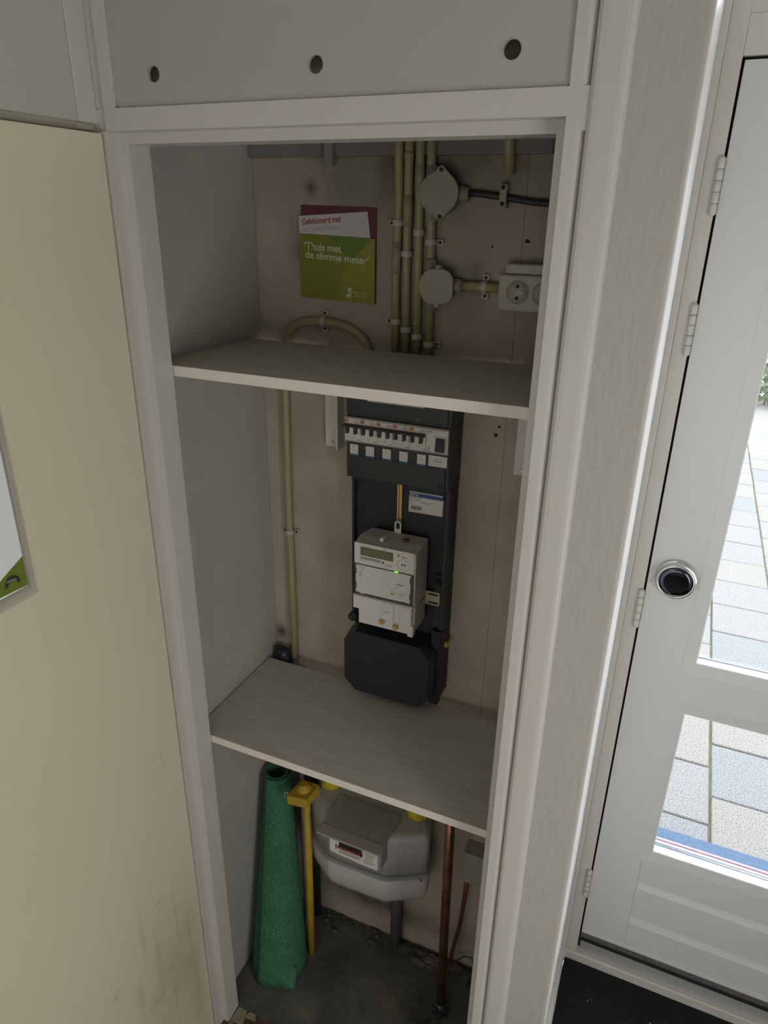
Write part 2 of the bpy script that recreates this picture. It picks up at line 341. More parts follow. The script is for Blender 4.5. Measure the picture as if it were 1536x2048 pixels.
g = G().box(-.03, .0, .006, .03, 2.2365, 2.62).box(.0, .0215, .0, .03, 2.2365, 2.62).prism([(.70, 0, 2.2365), (.70, .03, 2.2365), (.74, .03, 2.2365), (.74, .008, 2.2365), (.7225, .008, 2.2365), (.7215, .0045, 2.2365), (.7185, .0018, 2.2365), (.714, .0002, 2.2365), (.708, 0, 2.2365)], (0, 0, .3835))
struct('trim_6', g, M['frame'])
pl = [(.7235, .03), (.7235, .002), (.725, -.002), (.729, -.0045), (.735, -.005), (.7555, -.005), (.7605, -.004), (.765, -.0005), (.7668, .004), (.7668, .0085), (.7555, .03)]
g = G().prism([(x, y, 0) for x, y in pl], (0, 0, 2.62))
struct('trim_7', g, M['frame'])

# upper panel with three drilled holes
t = thing('ventilation_panel', 'pale painted panel with three drilled round holes above the open closet', 'panel', (.36, .012, 2.2375))
hs = [(.0983, 2.2775, .0105), (.3652, 2.2757, .0108), (.628, 2.2772, .0108)]
obj('board', holed(rrect(.0222, .6995, 2.2372, 2.615, .006), [circ(*h) for h in hs], 'xz', .005, .009), M['panel'], t)
for x, z, r in hs:
    obj('hole_rim', holed(circ(x, z, r+.0013), [circ(x, z, r)], 'xz', .0042, .006), M['panel'], t)

# ------------------------------------------------------------ open closet door leaf (left)
dr = sroot('door_1', (-.02, -.4, .02))
struct('leaf', G().box(-.036, -.005, -1.02, -.0045, .02, 2.2030, .0015), M['cream'], dr)
for z in (.35, 1.15, 1.95):
    obj('hinge', G().cyl((-.0285, -.0022, z), (-.0285, -.0022, z+.07), .0018, 12), M['frame'], dr)
tag(obj('door_catch', G().box(-.0195, -.0160, -.0420, -.0085, 2.2060, 2.2150, .0008).box(-.0195, -.0150, -.0105, -.0080, 2.2050, 2.2158), M['batten']),
    'small grey metal catch plate above the top corner of the cream door', 'catch')
# document sleeve on the cream door
t = thing('document_sleeve', 'clear plastic sleeve taped to the open cream door, holding a printed sheet', 'sleeve', (-.0045, -.39, 1.533))
XP = -.0050
obj('backing', G().box(XP, XP+.0008, -.50, -.2795, 1.545, 1.862), M['sleeve'], t)
pa = obj('paper_sheet', G().box(XP+.0010, XP+.0014, -.50, -.2855, 1.5545, 1.856), M['bead'], t); pa['label'] = 'white sheet with a green corner'
gg = G(); xx = XP+.0016
gg.prism([(xx, -.2858, 1.6055), (xx, -.2858, 1.5555), (xx, -.37, 1.5595), (xx, -.37, 1.578), (xx, -.3375, 1.5795)], (.0002, 0, 0)); obj('green_corner', gg, mat('sheet_green', (.15, .20, .02), .5), pa)
xx += .0004; gl = []
cy, cz = -.3115, 1.5695
for k in range(13):
    a = math.radians(-5+190*k/12); gl.append((xx, cy-.0135*math.cos(a)*-1, cz+.0145*math.sin(a)))
for k in range(9):
    a = math.radians(180-180*k/8); gl.append((xx, cy+.0090*math.cos(a)+.0005, cz-.0025+.0075*math.sin(a)))
gg = G().prism(gl, (.0002, 0, 0)); lf = obj('leaf_emblem', gg, mat('sheet_dark_green', (.012, .045, .03), .5), pa)
text('lettering', 'cantus', (xx+.0004, -.3215, 1.5755), .0175, M['paper'], pa, right=(0, 1, -.10), up=(0, 0, 1))
g = holed(rect(-.505, -.2715, 1.5335, 1.868), [rect(-.50, -.2835, 1.5525, 1.858)], 'yz', XP+.0006, XP+.0022); obj('sleeve_border', g, M['sleeve'], t)
obj('sleeve_ridge', G().tube([(XP+.0026, -.2765, 1.86), (XP+.0026, -.2765, 1.541), (XP+.0026, -.50, 1.541)], .0010, 6), M['sleeve'], t)

# ------------------------------------------------------------ front door (right)
YD = .600
dr = sroot('door_2', (1.34, YD, .12))
leaf = holed(rect(.8822, 1.80, .1452, 2.3505), [rect(.9905, 1.685, 1.110, 2.24), rect(.9905, 1.685, .504, 1.022), rect(.9990, 1.685, .160, .487)], 'xz', YD, YD+.044)
struct('leaf', leaf, M['door'], dr)
def molding(x0, x1, z0, z1, w, yo, yi, m, nm):
    o = [(x0, z0), (x1, z0), (x1, z1), (x0, z1)]; i = [(x0+w, z0+w), (x1-w, z0+w), (x1-w, z1-w), (x0+w, z1-w)]
    g = G()
    for k in range(4):
        a, b = o[k], o[(k+1) % 4]; c, d = i[(k+1) % 4], i[k]
        fr = [Vector((a[0], yo, a[1])), Vector((b[0], yo, b[1])), Vector((c[0], yi, c[1])), Vector((d[0], yi, d[1]))]
        bk = [Vector((p.x, YD+.03, p.z)) for p in fr]; g.loft(fr, bk)
    return obj(nm, g, m, dr)
def glaze(x0, x1, z0, z1, w, bw):
    molding(x0, x1, z0, z1, w, YD-.0008, YD+.0032, M['door'], 'molding')
    a0, a1, b0, b1 = x0+w, x1-w, z0+w, z1-w
    obj('glazing_bead', holed(rect(a0, a1, b0, b1), [rect(a0+.0022, a1-.0022, b0+.0022, b1-.0022)], 'xz', YD+.0045, YD+.0290), M['bead'], dr)
    bw = .0030
    q0, q1, r0, r1 = a0+bw, a1-bw, b0+bw, b1-bw
    obj('pane', G().box(a0+.0024, a1-.0024, YD+.024, YD+.028, b0+.0024, b1-.0024), M['glass'], dr)
    g = holed(rect(a0, a1, b0, b1), [rect(q0+.001, q1-.001, r0+.002, r1-.002)], 'xz', YD+.0295, YD+.0335); obj('spacer', g, M['alu'], dr)
    return q0, q1, r0, r1
q = glaze(.9905, 1.685, 1.110, 2.24, .0285, .0065)
q = glaze(.9905, 1.685, .504, 1.022, .0285, .0065)
obj('spacer_reflection', G().box(q[0], q[1], YD+.036, YD+.042, q[2]-.004, q[2]+.0045), M['bead'], dr)  # white and pink reflections in the glazing spacer, added as coloured strips
obj('spacer_reflection', G().box(q[0], q[1], YD+.044, YD+.050, q[2]+.003, q[2]+.0085), M['pink'], dr)
# grooved lower panel: planks with chamfered joints
pr = [(YD+.002, .487), (YD+.002, .4135), (YD+.0105, .4065), (YD+.0105, .4035), (YD+.002, .385), (YD+.002, .2745), (YD+.0105, .2675), (YD+.0105, .2645), (YD+.002, .245), (YD+.002, .160), (YD+.03, .160), (YD+.03, .487)]
obj('lower_panel', G().prism([(.9996, y, z) for y, z in pr], (.685, 0, 0)), M['door'], dr)
obj('weather_strip', G().box(.8825, 1.80, YD+.001, YD+.02, .1215, .1455), M['rubber'], dr)
obj('bottom_rail_edge', G().box(.8822, 1.80, YD-.0025, YD+.004, .1450, .1520, .001), M['doorfr'], dr)
# knob
kx, kz = .9405, 1.3505
kn = obj('knob', G().lathe((kx, YD, kz), (0, -1, 0), [(0, .0445), (.004, .0450), (.0065, .0435), (.007, .040), (.010, .0400), (.0125, .0435), (.0165, .0440), (.0205, .0430), (.0235, .0410), (.0262, .0392), (.0262, .0362), (.0245, .0358), (.0245, .0)], 56), M['chrome'], dr)
kn['label'] = 'round polished chrome knob'
obj('knob_face', G().lathe((kx, YD-.0246, kz), (0, -1, 0), [(-.001, .0352), (.0006, .0352), (.0015, .026), (.0019, .014), (.002, 0)], 48), M['mirror'], kn)
# hinges
for (z1, z0) in ((2.200, 2.104), (1.9434, 1.8447), (1.306, 1.207), (.399, .295)):
    h = obj('hinge', G().box(.8665, .8775, YD-.002, YD+.001, z0+.003, z1-.003), M['doorfr'], dr)
    L = (z1-z0)/5
    for k in range(5):
        obj('knuckle', G().lathe((.8748, YD-.0055, z0+k*L+.0006), (0, 0, 1), [(0, .0060), (.0004, .0066), (L-.0014, .0066), (L-.0010, .0060)], 16), M['doorfr'], h)
    obj('pin', G().cyl((.8748, YD-.0055, z0-.001), (.8748, YD-.0055, z1+.002), .0042, 12), M['doorfr'], h)
# frame of the front door
struct('trim_8', G().box(.8462, .8772, YD-.001, .70, .050, 2.62, .0012).box(.8772, 1.86, YD-.001, .70, 2.3565, 2.4175, .0012).box(1.806, 1.86, YD-.001, .70, .06, 2.62), M['doorfr'])
struct('trim_9', G().box(.8318, .8462, YD-.012, .70, .012, 2.62, .002), M['doorfr'])
struct('trim_10', G().box(.874, .8845, YD+.016, YD+.045, .06, 2.36).box(.874, 1.81, YD+.016, YD+.045, 2.345, 2.36).box(.8772, 1.81, .643, .70, .052, .165), M['black'])
g = G().prism([(.846, .5965, -.004), (.846, .5965, .046), (.846, .5985, .0495), (.846, .615, .0515), (.846, .70, .0535), (.846, .70, -.004)], (1.014, 0, 0))
struct('trim_11', g, M['doorfr'])
w1 = sroot('window_1', (1.35, YD, 2.42))
obj('window_frame', holed(rect(.8772, 1.806, 2.4175, 2.60), [rect(.8935, 1.79, 2.434, 2.59)], 'xz', YD+.003, YD+.03), M['doorfr'], w1)
obj('glazing_bead', holed(rect(.8935, 1.79, 2.434, 2.59), [rect(.8975, 1.786, 2.438, 2.586)], 'xz', YD+.010, YD+.03), M['bead'], w1)
obj('pane', G().box(.894, 1.79, YD+.022, YD+.027, 2.434, 2.59), M['glass'], w1)
struct('baseboard_right', G().prism([(.842, .02, -.004), (.8555, .02, -.004), (.8555, .02, .042), (.853, .02, .0495), (.842, .02, .051)], (-.0085, .568, 0)), M['doorfr'])
tag(obj('doormat', G().box(.8475, 2.04, -.85, .596, -.0038, .019, .004), M['mat']), 'black bristly entrance mat on the floor below the white front door', 'mat')
struct('trim_12', G().box(.0155, .6845, .031, .0765, -.1, -.0035), M['brown'])
g = G()
for (x0, x1, y0, y1) in ((.0158, .055, .034, .0755), (.05, .083, .058, .0758), (.0158, .035, .012, .036)):
    g.prism([(x0, y0, -.0034), (x1, y0+.004, -.0034), (x1-.008, y1, -.0034), (x0+.004, y1, -.0034)], (0, 0, .004))
o = obj('paint_flakes', g, M['chip']); tag(o, 'flaking yellowish paint crumbs on the closet doorsill', 'flakes'); o['kind'] = 'stuff'

# ------------------------------------------------------------ outside: paving, step, planting, facade
pv = sroot('floor_3', (1.6, 3.5, -.1))
obj('joint_sand', G().box(.0, 5.0, .80, 9.5, -.12, -.068), M['joint'], pv)
W = .335; R_ = .338; tiles = [0]
tm = []
for k in range(3):
    gt = G().box(-W/2+.0052, W/2-.0052, -R_/2+.0038, R_/2-.0038, -.05, 0, .004, 1); me = bpy.data.meshes.new('tile'); gt.bm.to_mesh(me); gt.bm.free(); me.materials.append(M['pav'][k]); tm.append(me)
for ci in range(-2, 5):
    x = 1.268+W*(ci+.5)
    for ri in range(-2, 25):
        y = 1.574+R_*(ri+.5)+(0 if ci % 2 == 0 else -.163)
        if y+R_/2 < 1.27 or y > 9.3: continue
        o = bpy.data.objects.new('tile', random.choice(tm)); COL.objects.link(o); o.parent = pv
        o.location = Vector((x+random.uniform(-.001, .001), y, -.060+random.uniform(-.002, .002)))-pv.location
        o.rotation_euler = (0, 0, random.uniform(-.004, .004))
struct('floor_4', G().box(.3, 4.2, .70, 1.312, -.0585, -.050, .002), M['step_stone'])
struct('wall_garden', G().box(-3, 8, 12.0, 12.2, -.3, 2.2), M['facade'])
def shrub(x, y, r, h, label, flowers):
    t = thing('garden_shrub', label, 'shrub', (x, y, -.06))
    g = G()
    for k in range(420):
        a = random.uniform(0, 6.28); zz = random.uniform(.05, 1); rr = r*math.sqrt(random.random())*(1-.55*abs(zz-.5)); p = Vector((x+rr*math.cos(a), y+rr*math.sin(a), -.06+h*zz))
        d = Vector((random.gauss(0, 1), random.gauss(0, 1), random.gauss(.4, 1))).normalized()*.07; e = d.cross(Vector((random.random(), random.random(), .3))).normalized()*.02
        g.quad([p-d, p+e, p+d, p-e])
    o = obj('foliage', g, M['hedge'], t); o['kind'] = 'stuff'
    obj('stem', G().cyl((x, y, -.062), (x, y, h*.6), .012, 8), M['brown'], t)
    if flowers:
        g = G()
        for k in range(30):
            a = random.uniform(0, 6.28); p = Vector((x+r*.7*math.cos(a), y+r*.7*math.sin(a), h*random.uniform(.4, .95))); g.lathe(p, (0, -1, .3), [(0, .005), (.01, .03), (.015, .0)], 6)
        o = obj('blossom', g, M['petal'], t); o['kind'] = 'stuff'
shrub(1.86, 8.9, .30, .75, 'low leafy green shrub far outside beyond the paving, seen past the door glass edge', False)
shrub(2.15, 9.9, .35, 1.15, 'taller pink-flowering shrub outside, behind the low green shrub', True)

# ------------------------------------------------------------ shelves
t = thing('shelf', 'upper plain off-white shelf board above the fuse box, light front edge', 'shelf', (.33, .24, 1.814), 'closet shelf boards')
obj('board', G().box(-.0335, .7355, .0835, .403, 1.8142, 1.8330), M['shelf'], t)
obj('edge_band', G().box(-.0335, .7355, .0817, .0835, 1.8140, 1.8332, .0003, 1), M['shelfedge'], t)
t = thing('shelf', 'lower whitewashed wood-grain shelf board above the gas meter', 'shelf', (.33, .24, .955), 'closet shelf boards')
obj('board', G().box(-.0325, .7355, .0835, .403, .9555, .9743), M['shelfwood'], t)
obj('edge_band', G().box(-.0325, .7355, .0817, .0835, .9553, .9745, .0003, 1), M['shelfedge'], t)
for x0, x1, zb, lab in ((.1355, .1785, 1.594, 'white shelf support plate screwed to the wall left of the fuse box'), (.583, .64, 1.5935, 'white shelf support plate screwed to the wall right of the fuse box')):
    t = thing('shelf_bracket', lab, 'bracket', ((x0+x1)/2, D-.01, zb), 'shelf support plates under the upper shelf')
    obj('plate', G().box(x0, x1-.006, D-.012, D-.0005, zb, 1.8135, .001), M['white'], t)
    obj('side_flange', G().box(x1-.006, x1, D-.034, D-.0005, zb, 1.8135, .001).box(x0, x1, .12, D-.0005, 1.8118, 1.8138), M['white'], t)
    xs = x0+.019; obj('screw', G().lathe((xs, D-.012, zb+.012), (0, -1, 0), [(0, .0045), (.0015, .0045), (.002, .003), (.0008, .0015)], 14), M['brass'], t)

# ------------------------------------------------------------ top of back wall
tag(obj('lintel_board', G().box(-.0345, .60, D-.016, D-.0005, 2.199, 2.2995, .001).box(.60, .7365, D-.012, D-.0005, 2.206, 2.2995), mat('grey_lintel', (.21, .205, .19), .8, var=.2)), 'grey board along the top of the closet back wall behind the pipes', 'board')
t = thing('channel_stub', 'grey metal channel end hanging at the top left of the back wall', 'channel', (.161, D-.03, 2.181))
obj('channel', G().box(.1525, .1705, D-.0290, D-.0265, 2.181, 2.2995).box(.1525, .155, D-.0265, D-.0165, 2.181, 2.2995).box(.168, .1705, D-.0265, D-.0165, 2.181, 2.2995), mat('grey_channel', (.22, .215, .19), .6), t)
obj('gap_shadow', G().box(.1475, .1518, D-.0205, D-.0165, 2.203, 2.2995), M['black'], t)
tag(obj('pipe_stub', G().tube([(.5225, D-.028, 2.2995), (.5235, D-.026, 2.21), (.524, D-.0125, 2.1655)], .0098, 16), M['conduit']), 'short cream pipe end hanging at the top right of the back wall', 'pipe')

# ------------------------------------------------------------ conduits
def clip(parent, x, y, z, r, tabs, horiz=False):
    g = G(); seg = 14; w = .0055
    def P(a, rr, off):
        u, v = rr*math.cos(a), -rr*math.sin(a)
        return Vector((x+off, y+v, z+u)) if horiz else Vector((x+u, y+v, z+off))
    rings = []
    for k in range(seg+1):
        a = math.pi*k/seg*1.1-.157
        rings.append([P(a, r+.0004, -w), P(a, r+.0026, -w), P(a, r+.0030, 0), P(a, r+.0026, w), P(a, r+.0004, w)])
    g.rings(rings, smooth=False)
    c = obj('clip', g, M['clip'], parent)
    yb = D-.0008
    for s in tabs:
        c0 = s*(r+.0078)
        gg = G()
        if horiz: gg.box(x-.0065, x+.0065, yb-.006, yb, z+c0-.0065, z+c0+.0065, .0015); p = (x, yb-.006, z+c0)
        else: gg.box(x+c0-.0065, x+c0+.0065, yb-.006, yb, z-.0062, z+.0062, .0015); p = (x+c0, yb-.006, z)
        obj('tab', gg, M['clip'], c)
        obj('screw', G().lathe(p, (0, -1, 0), [(0, .0034), (.0012, .0030), (.0013, .0012), (.0004, .0010)], 10), M['ink'], c)
yc = D-.0125
def vpipe(name, lab, path, r, clips, couplings=()):
    t = thing(name, lab, 'pipe', path[-1], 'vertical cream conduits on the back wall')
    obj('pipe', G().tube(path, r, 16), M['conduit'], t)
    for z, tabs in clips:
        for a, b in zip(path[:-1], path[1:]):
            if b[2] <= z <= a[2]:
                k = (z-b[2])/(a[2]-b[2]); clip(t, b[0]+(a[0]-b[0])*k, b[1]+(a[1]-b[1])*k, z, r, tabs)
    for z0, z1 in couplings:
        def at(z):
            for a, b in zip(path[:-1], path[1:]):
                if b[2] <= z <= a[2]:
                    k = (z-b[2])/(a[2]-b[2]); return (b[0]+(a[0]-b[0])*k, b[1]+(a[1]-b[1])*k, z)
        obj('coupling', G().tube([at(z0), at(z1)], r+.0009, 16), M['conduitgrey'], t)
    return t
r = .0087
zt = 2.2985; zb = 1.8050
vpipe('conduit', 'leftmost of the four vertical cream conduits right of the green folder', [(.3150, yc-.018, zt), (.3125, yc-.016, 2.19), (.3080, yc, 2.12), (.3045, yc, 1.98), (.3075, yc, zb)], r, [(2.0797, (-1,)), (1.8895, (-1,))], [(1.985, 2.045)])
vpipe('conduit', 'second from left of the four vertical cream conduits', [(.3335, yc-.014, zt), (.3320, yc-.013, 2.19), (.3275, yc-.001, 2.11), (.3275, yc, 2.0), (.3310, yc, zb)], r, [(2.0229, ()), (1.875, ())], [(2.075, 2.13), (2.192, 2.205)])
vpipe('conduit', 'third from left of the four vertical cream conduits', [(.3540, yc-.010, zt), (.3530, yc-.009, 2.19), (.3515, yc, 2.11), (.3520, yc, 2.02), (.3560, yc, zb)], r, [(2.0634, ()), (1.8626, ())], [(2.135, 2.185)])
vpipe('conduit', 'rightmost vertical cream conduit, running through both round junction boxes', [(.3745, yc-.010, zt), (.3755, yc-.008, 2.18), (.3775, yc-.004, 2.10), (.3785, yc, 2.02), (.3825, yc, zb)], r, [(2.0458, (1,)), (1.8492, (1,))], [])
# arched conduit at left, down to the lower shelf
t = thing('arched_conduit', 'long thin cream conduit down the left, arching over behind the upper shelf', 'pipe', (.029, yc, .945))
r = .0088
path = [(.0285, yc, .945), (.0288, yc, 1.22), (.0282, yc, 1.44), (.0317, yc, 1.71), (.0375, yc, 1.80), (.0405, yc, 1.825), (.0480, yc, 1.847), (.0600, yc, 1.862), (.0780, yc, 1.8718), (.105, yc, 1.8765), (.1365, yc, 1.878), (.17, yc, 1.8755), (.198, yc, 1.8685), (.219, yc, 1.858), (.233, yc, 1.846), (.242, yc, 1.831), (.2465, yc, 1.815), (.2475, yc, 1.8045)]
obj('pipe', G().tube(path, r, 16), M['conduit'], t)
clip(t, .1364, yc, 1.878, r, (1, -1), True); clip(t, .0283, yc, 1.3496, .0088, (1, -1))

def jbox_round(x, z, lab, loc):
    return None
# upper junction box: pointed oval cover
t = thing('junction_box', 'upper beige junction box with pointed oval cover and two dark screws', 'junction box', (.4035, D, 2.09), 'junction boxes on the rightmost conduit')
obj('body', G().lathe((.3960, D-.001, 2.133), (0, -1, 0), [(0, .0355), (.02, .0365), (.038, .036)], 36).cyl((.3790, D-.018, 2.085), (.3775, D-.018, 2.181), .0125, 18), M['jbox'], t)
ol = []
for k in range(48):
    a = 2*math.pi*k/48; rx = .0335; rz = .0345
    px, pz = rx*math.cos(a), rz*math.sin(a)
    ol.append((px, pz))
def lens(cx, cz, rx, hz, tip):
    o = []
    for k in range(-8, 9): a = math.radians(48*k/8); o.append((cx+rx*math.cos(a), cz+rx*1.02*math.sin(a)))
    o += [(cx+tip, cz+hz), (cx, cz+hz+.0025), (cx-tip, cz+hz)]
    for k in range(-8, 9): a = math.radians(180-48*-k/8*-1); o.append((cx+rx*math.cos(math.radians(180+48*k/8)), cz-rx*1.02*math.sin(math.radians(48*k/8))*1))
    o += [(cx-tip, cz-hz), (cx, cz-hz-.0025), (cx+tip, cz-hz)]
    return o
cv = obj('cover', holed(lens(.4035, 2.1335, .0345, .0445, .0042), [], 'xz', D-.0435, D-.038), M['jbox'], t)
for dz in (.0395, -.0405): obj('screw', G().lathe((.4035+(.0 if dz > 0 else .0005), D-.0435, 2.1335+dz), (0, -1, 0), [(0, .0038), (.0014, .0036), (.0016, .002), (.0006, .0008)], 14), M['ink'], cv)
obj('cable_boot', G().tube([(.428, D-.017, 2.1330), (.4505, D-.014, 2.1325)], [.0150, .0128], 18), M['jbox'], t)
# lower junction box: rounded octagonal cover
t = thing('junction_box', 'lower beige junction box with rounded square cover and white lug screws', 'junction box', (.404, D, 1.925), 'junction boxes on the rightmost conduit')
obj('body', G().lathe((.3985, D-.001, 1.966), (0, -1, 0), [(0, .0335), (.02, .0345), (.036, .034)], 36).cyl((.3825, D-.0145, 1.917), (.3805, D-.0145, 2.016), .0118, 18).tube([(.425, D-.014, 1.967), (.4475, D-.0135, 1.9678)], [.0145, .0125], 18), M['jbox'], t)
cv = obj('cover', holed(rrect(.3715, .4368, 1.9335, 1.9985, .022, 6), [], 'xz', D-.043, D-.037), M['jbox'], t)
for dz in (.0352, -.0352):
    lg = obj('lug', G().box(.3985, .4085, D-.038, D-.020, 1.966+dz-.0045, 1.966+dz+.0045, .0015), M['clip'], t)
    obj('screw', G().lathe((.4035, D-.038, 1.966+dz), (0, -1, 0), [(0, .0034), (.002, .003), (.0022, .0012), (.001, .0008)], 12), M['clip'], lg)
# horizontal conduit to the socket
t = thing('conduit', 'short horizontal cream conduit joining the lower junction box to the socket', 'pipe', (.487, yc, 1.96))
obj('pipe', G().tube([(.446, yc, 1.9678), (.5262, yc, 1.9678)], .0094, 16), M['conduit'], t)
clip(t, .4925, yc, 1.9678, .0094, (1, -1), True)
# black cable and its clamp
tag(obj('cable', G().tube([(.445, D-.0135, 2.1335), (.47, D-.012, 2.1333), (.494, D-.0095, 2.1305), (.52, D-.0085, 2.127), (.545, D-.0085, 2.1235), (.575, D-.0085, 2.1195), (.61, D-.0085, 2.1178), (.66, D-.0085, 2.1175), (.7355, D-.0085, 2.118)], .0062, 10), M['cable']), 'black cable running right from the upper junction box', 'cable')
t = thing('cable_clamp', 'small beige two-screw clamp holding the black cable', 'clamp', (.517, D-.01, 2.11))
obj('clamp', G().box(.5100, .5245, D-.0225, D-.0155, 2.1095, 2.1505, .003).box(.5100, .5245, D-.0155, D-.0008, 2.1095, 2.1185).box(.5100, .5245, D-.0155, D-.0008, 2.1365, 2.1505), M['jbox'], t)
for z in (2.1440, 2.1165): obj('screw', G().lathe((.5172, D-.0225, z), (0, -1, 0), [(0, .0040), (.0016, .0038), (.0018, .0012), (.0004, .0008)], 14), M['ink'], t)

# double wall socket
t = thing('wall_socket', 'beige double wall socket half hidden behind the right door frame', 'socket', (.59, D, 1.93))
obj('housing', G().box(.5270, .660, D-.043, D-.0005, 1.9285, 1.9955, .004), M['socket'], t)
obj('top_housing', G().box(.5360, .655, D-.034, D-.0005, 1.9955, 2.0145, .003), M['socket'], t)
for sx in (.5655, .6140):
    zc = 1.9645
    ins = obj('insert', holed(circ(sx, zc, .0225, 36), [circ(sx, zc, .0210, 36)], 'xz', D-.0442, D-.042), M['jbox'], t)
    obj('recess', G().lathe((sx, D-.0432, zc), (0, -1, 0), [(0, .0209), (.0004, .0209), (.0004, 0)], 36), M['socket'], ins)
    obj('screw', G().lathe((sx+(.012 if sx < .6 else -.012), D-.0436, zc), (0, -1, 0), [(0, .0035), (.0012, .0032), (.0013, .0012), (.0004, .0008)], 12), M['screw'], ins)
    for dz in (.0105, -.0105): obj('pin_hole', G().lathe((sx-.001 if sx < .6 else sx+.001, D-.0436, zc+dz), (0, -1, 0), [(0, .0032), (.0003, .0032), (.0003, 0)], 14), M['black'], ins)

# wall anchors / drill holes
for (x, z, r0, lab) in ((.499, 2.041, .0022, 'small dark drill hole in the back wall between the two junction box rows'), (.5655, 2.053, .004, 'ragged dark plug hole in the back wall above the socket'), (.5365, 1.6705, .004, 'dark drill hole in the back wall right of the fuse box, lower'), (.5425, 1.689, .0032, 'dark drill hole in the back wall right of the fuse box, upper')):
    o = []
    for k in range(9): a = 2*math.pi*k/9; q = r0*random.uniform(.75, 1.3); o.append((x+q*math.cos(a), z+q*math.sin(a)))
    tag(obj('drill_hole', holed(o, [], 'xz', D-.0012, D-.0002), M['black']), lab, 'hole')
tag(obj('wall_plug', G().lathe((.036+.005, D-.0002, .957+.0005), (0, -1, 0), [(0, .0062), (.0018, .006), (.002, .0028), (.0008, .002)], 14), M['clip']), 'pale plastic wall plug by the foot of the left conduit', 'plug')

# ------------------------------------------------------------ green folder with card
t = thing('brochure_folder', 'green and maroon cardboard folder hanging on the back wall, white lettering', 'folder', (.168, D-.004, 1.92))
yF = D-.003
obj('back_cover', G().prism([(.0825, yF, 1.925), (.2560, yF, 1.921), (.2556, yF, 2.1050), (.2535, yF, 2.1068), (.0840, yF, 2.1100), (.0815, yF, 2.1085)], (0, .0015, 0)), M['maroon'], t)
pk = obj('pocket', G().prism([(.0790, D-.0075, 1.9265), (.2555, D-.0075, 1.9205), (.2545, D-.0075, 2.0490), (.0795, D-.0075, 2.0545)], (0, .0015, 0)), M['green'], t)
def tri(name, pts, m, dy): return obj(name, G().prism([(x, D-.0075-dy, z) for x, z in pts], (0, .0002, 0)), m, pk)
tri('printed_facet', [(.145, 2.0512), (.2445, 2.0488), (.2050, 2.0080), (.170, 2.030)], M['green2'], .0003)
tri('printed_facet', [(.2544, 2.0480), (.2550, 1.9215), (.165, 1.9245), (.180, 1.975), (.2250, 2.0300)], M['green3'], .0003)
text('lettering', "‘Thuis met", (.0905, D-.0079, 2.0235), .0875, M['letter'], pk, right=(1, 0, -.045), height=.0155, bold=.012, depth=.0003)
text('lettering', "de slimme meter’", (.0925, D-.0079, 2.0065), .1490, M['letter'], pk, right=(1, 0, -.055), height=.0150, bold=.012, depth=.0003)
text('lettering', "oaao - baar", (.2040, D-.0079, 1.9405), .034, M['letter'], pk, right=(1, 0, -.04), height=.0042, depth=.0003)
g = G()
for k in range(2): g.box(.206, .236, D-.0079, D-.0076, 1.9365-.003*k, 1.9369-.003*k)
obj('fine_print', g, M['letter'], pk)['kind'] = 'stuff'
g = G().prism([(x, D-.0079, z) for x, z in [(.1880, 1.9320), (.1915, 1.9375), (.1935, 1.9485), (.1965, 1.9520), (.2015, 1.9495), (.2005, 1.9405), (.2000, 1.9350), (.1985, 1.9275), (.1950, 1.9325)]], (0, .0002, 0))
em = obj('emblem', g, M['letter'], pk)
obj('emblem_ring', holed(circ(.1955, 1.9405, .0036, 16), [circ(.1955, 1.9405, .0020, 16)], 'xz', D-.0084, D-.0080), M['green'], pk)
t = thing('greeting_card', 'white printed card slipped into the green folder', 'card', (.155, D-.005, 2.03))
obj('card', G().prism([(.0785, D-.0054, 2.030), (.2440, D-.0054, 2.0350), (.2425, D-.0054, 2.055), (.2365, D-.0054, 2.0995), (.0757, D-.0054, 2.0890)], (0, .0009, 0)), M['paper'], t)
text('lettering', 'Gefeliciteerd met', (.0850, D-.0056, 2.0715), .0915, M['inkr'], t, right=(1, 0, .085), height=.0120, bold=.015)
text('lettering', 'uw slimme meter', (.0870, D-.0056, 2.0580), .0840, M['inkl'], t, right=(1, 0, .075), height=.0105)

# ------------------------------------------------------------ consumer unit (fuse box)
X0, X1, YF = .2255, .4632, .372
t = thing('fuse_box', 'anthracite fuse box with a white row of breaker switches below the upper shelf', 'fuse box', (.344, .42, 1.5555))
hb = obj('housing', G().box(X0, X1, YF+.001, D-.0005, 1.5562, 1.803, .0015), M['anth'], t)
obj('cover', G().box(X0+.0005, X1-.008, YF-.003, YF+.001, 1.702, 1.803, .001), M['anth'], t)
obj('lower_cover', G().box(X0+.0005, X1-.008, YF-.003, YF+.001, 1.5565, 1.6085, .001).box(X0+.0005, X1-.008, YF-.0015, YF+.001, 1.6085, 1.640), M['anth'], t)
obj('side_rib', G().box(X1-.0005, X1+.0012, .40, .447, 1.690, 1.693), M['anth2'], t)
obj('side_rib', G().box(X1-.0005, X1+.0012, .40, .447, 1.563, 1.566), M['anth2'], t); obj('side_rib', G().box(X1-.0005, X1+.0010, .428, .431, 1.62, 1.66), M['anth2'], t)
for x, z in ((.2365, 1.567), (.4450, 1.567)): obj('screw', G().lathe((x, YF-.003, z), (0, -1, 0), [(0, .0055), (.0008, .0055), (.0009, .003), (.0002, .002)], 16), M['anth2'], t)
obj('frame_bezel', holed(rect(.2225, .4610, 1.6395, 1.6945), [rect(.2240, .4590, 1.6415, 1.6905)], 'xz', YF-.0075, YF), mat('bezel_grey', (.30, .29, .27), .5), t)
wB = .0376; xb = .2240
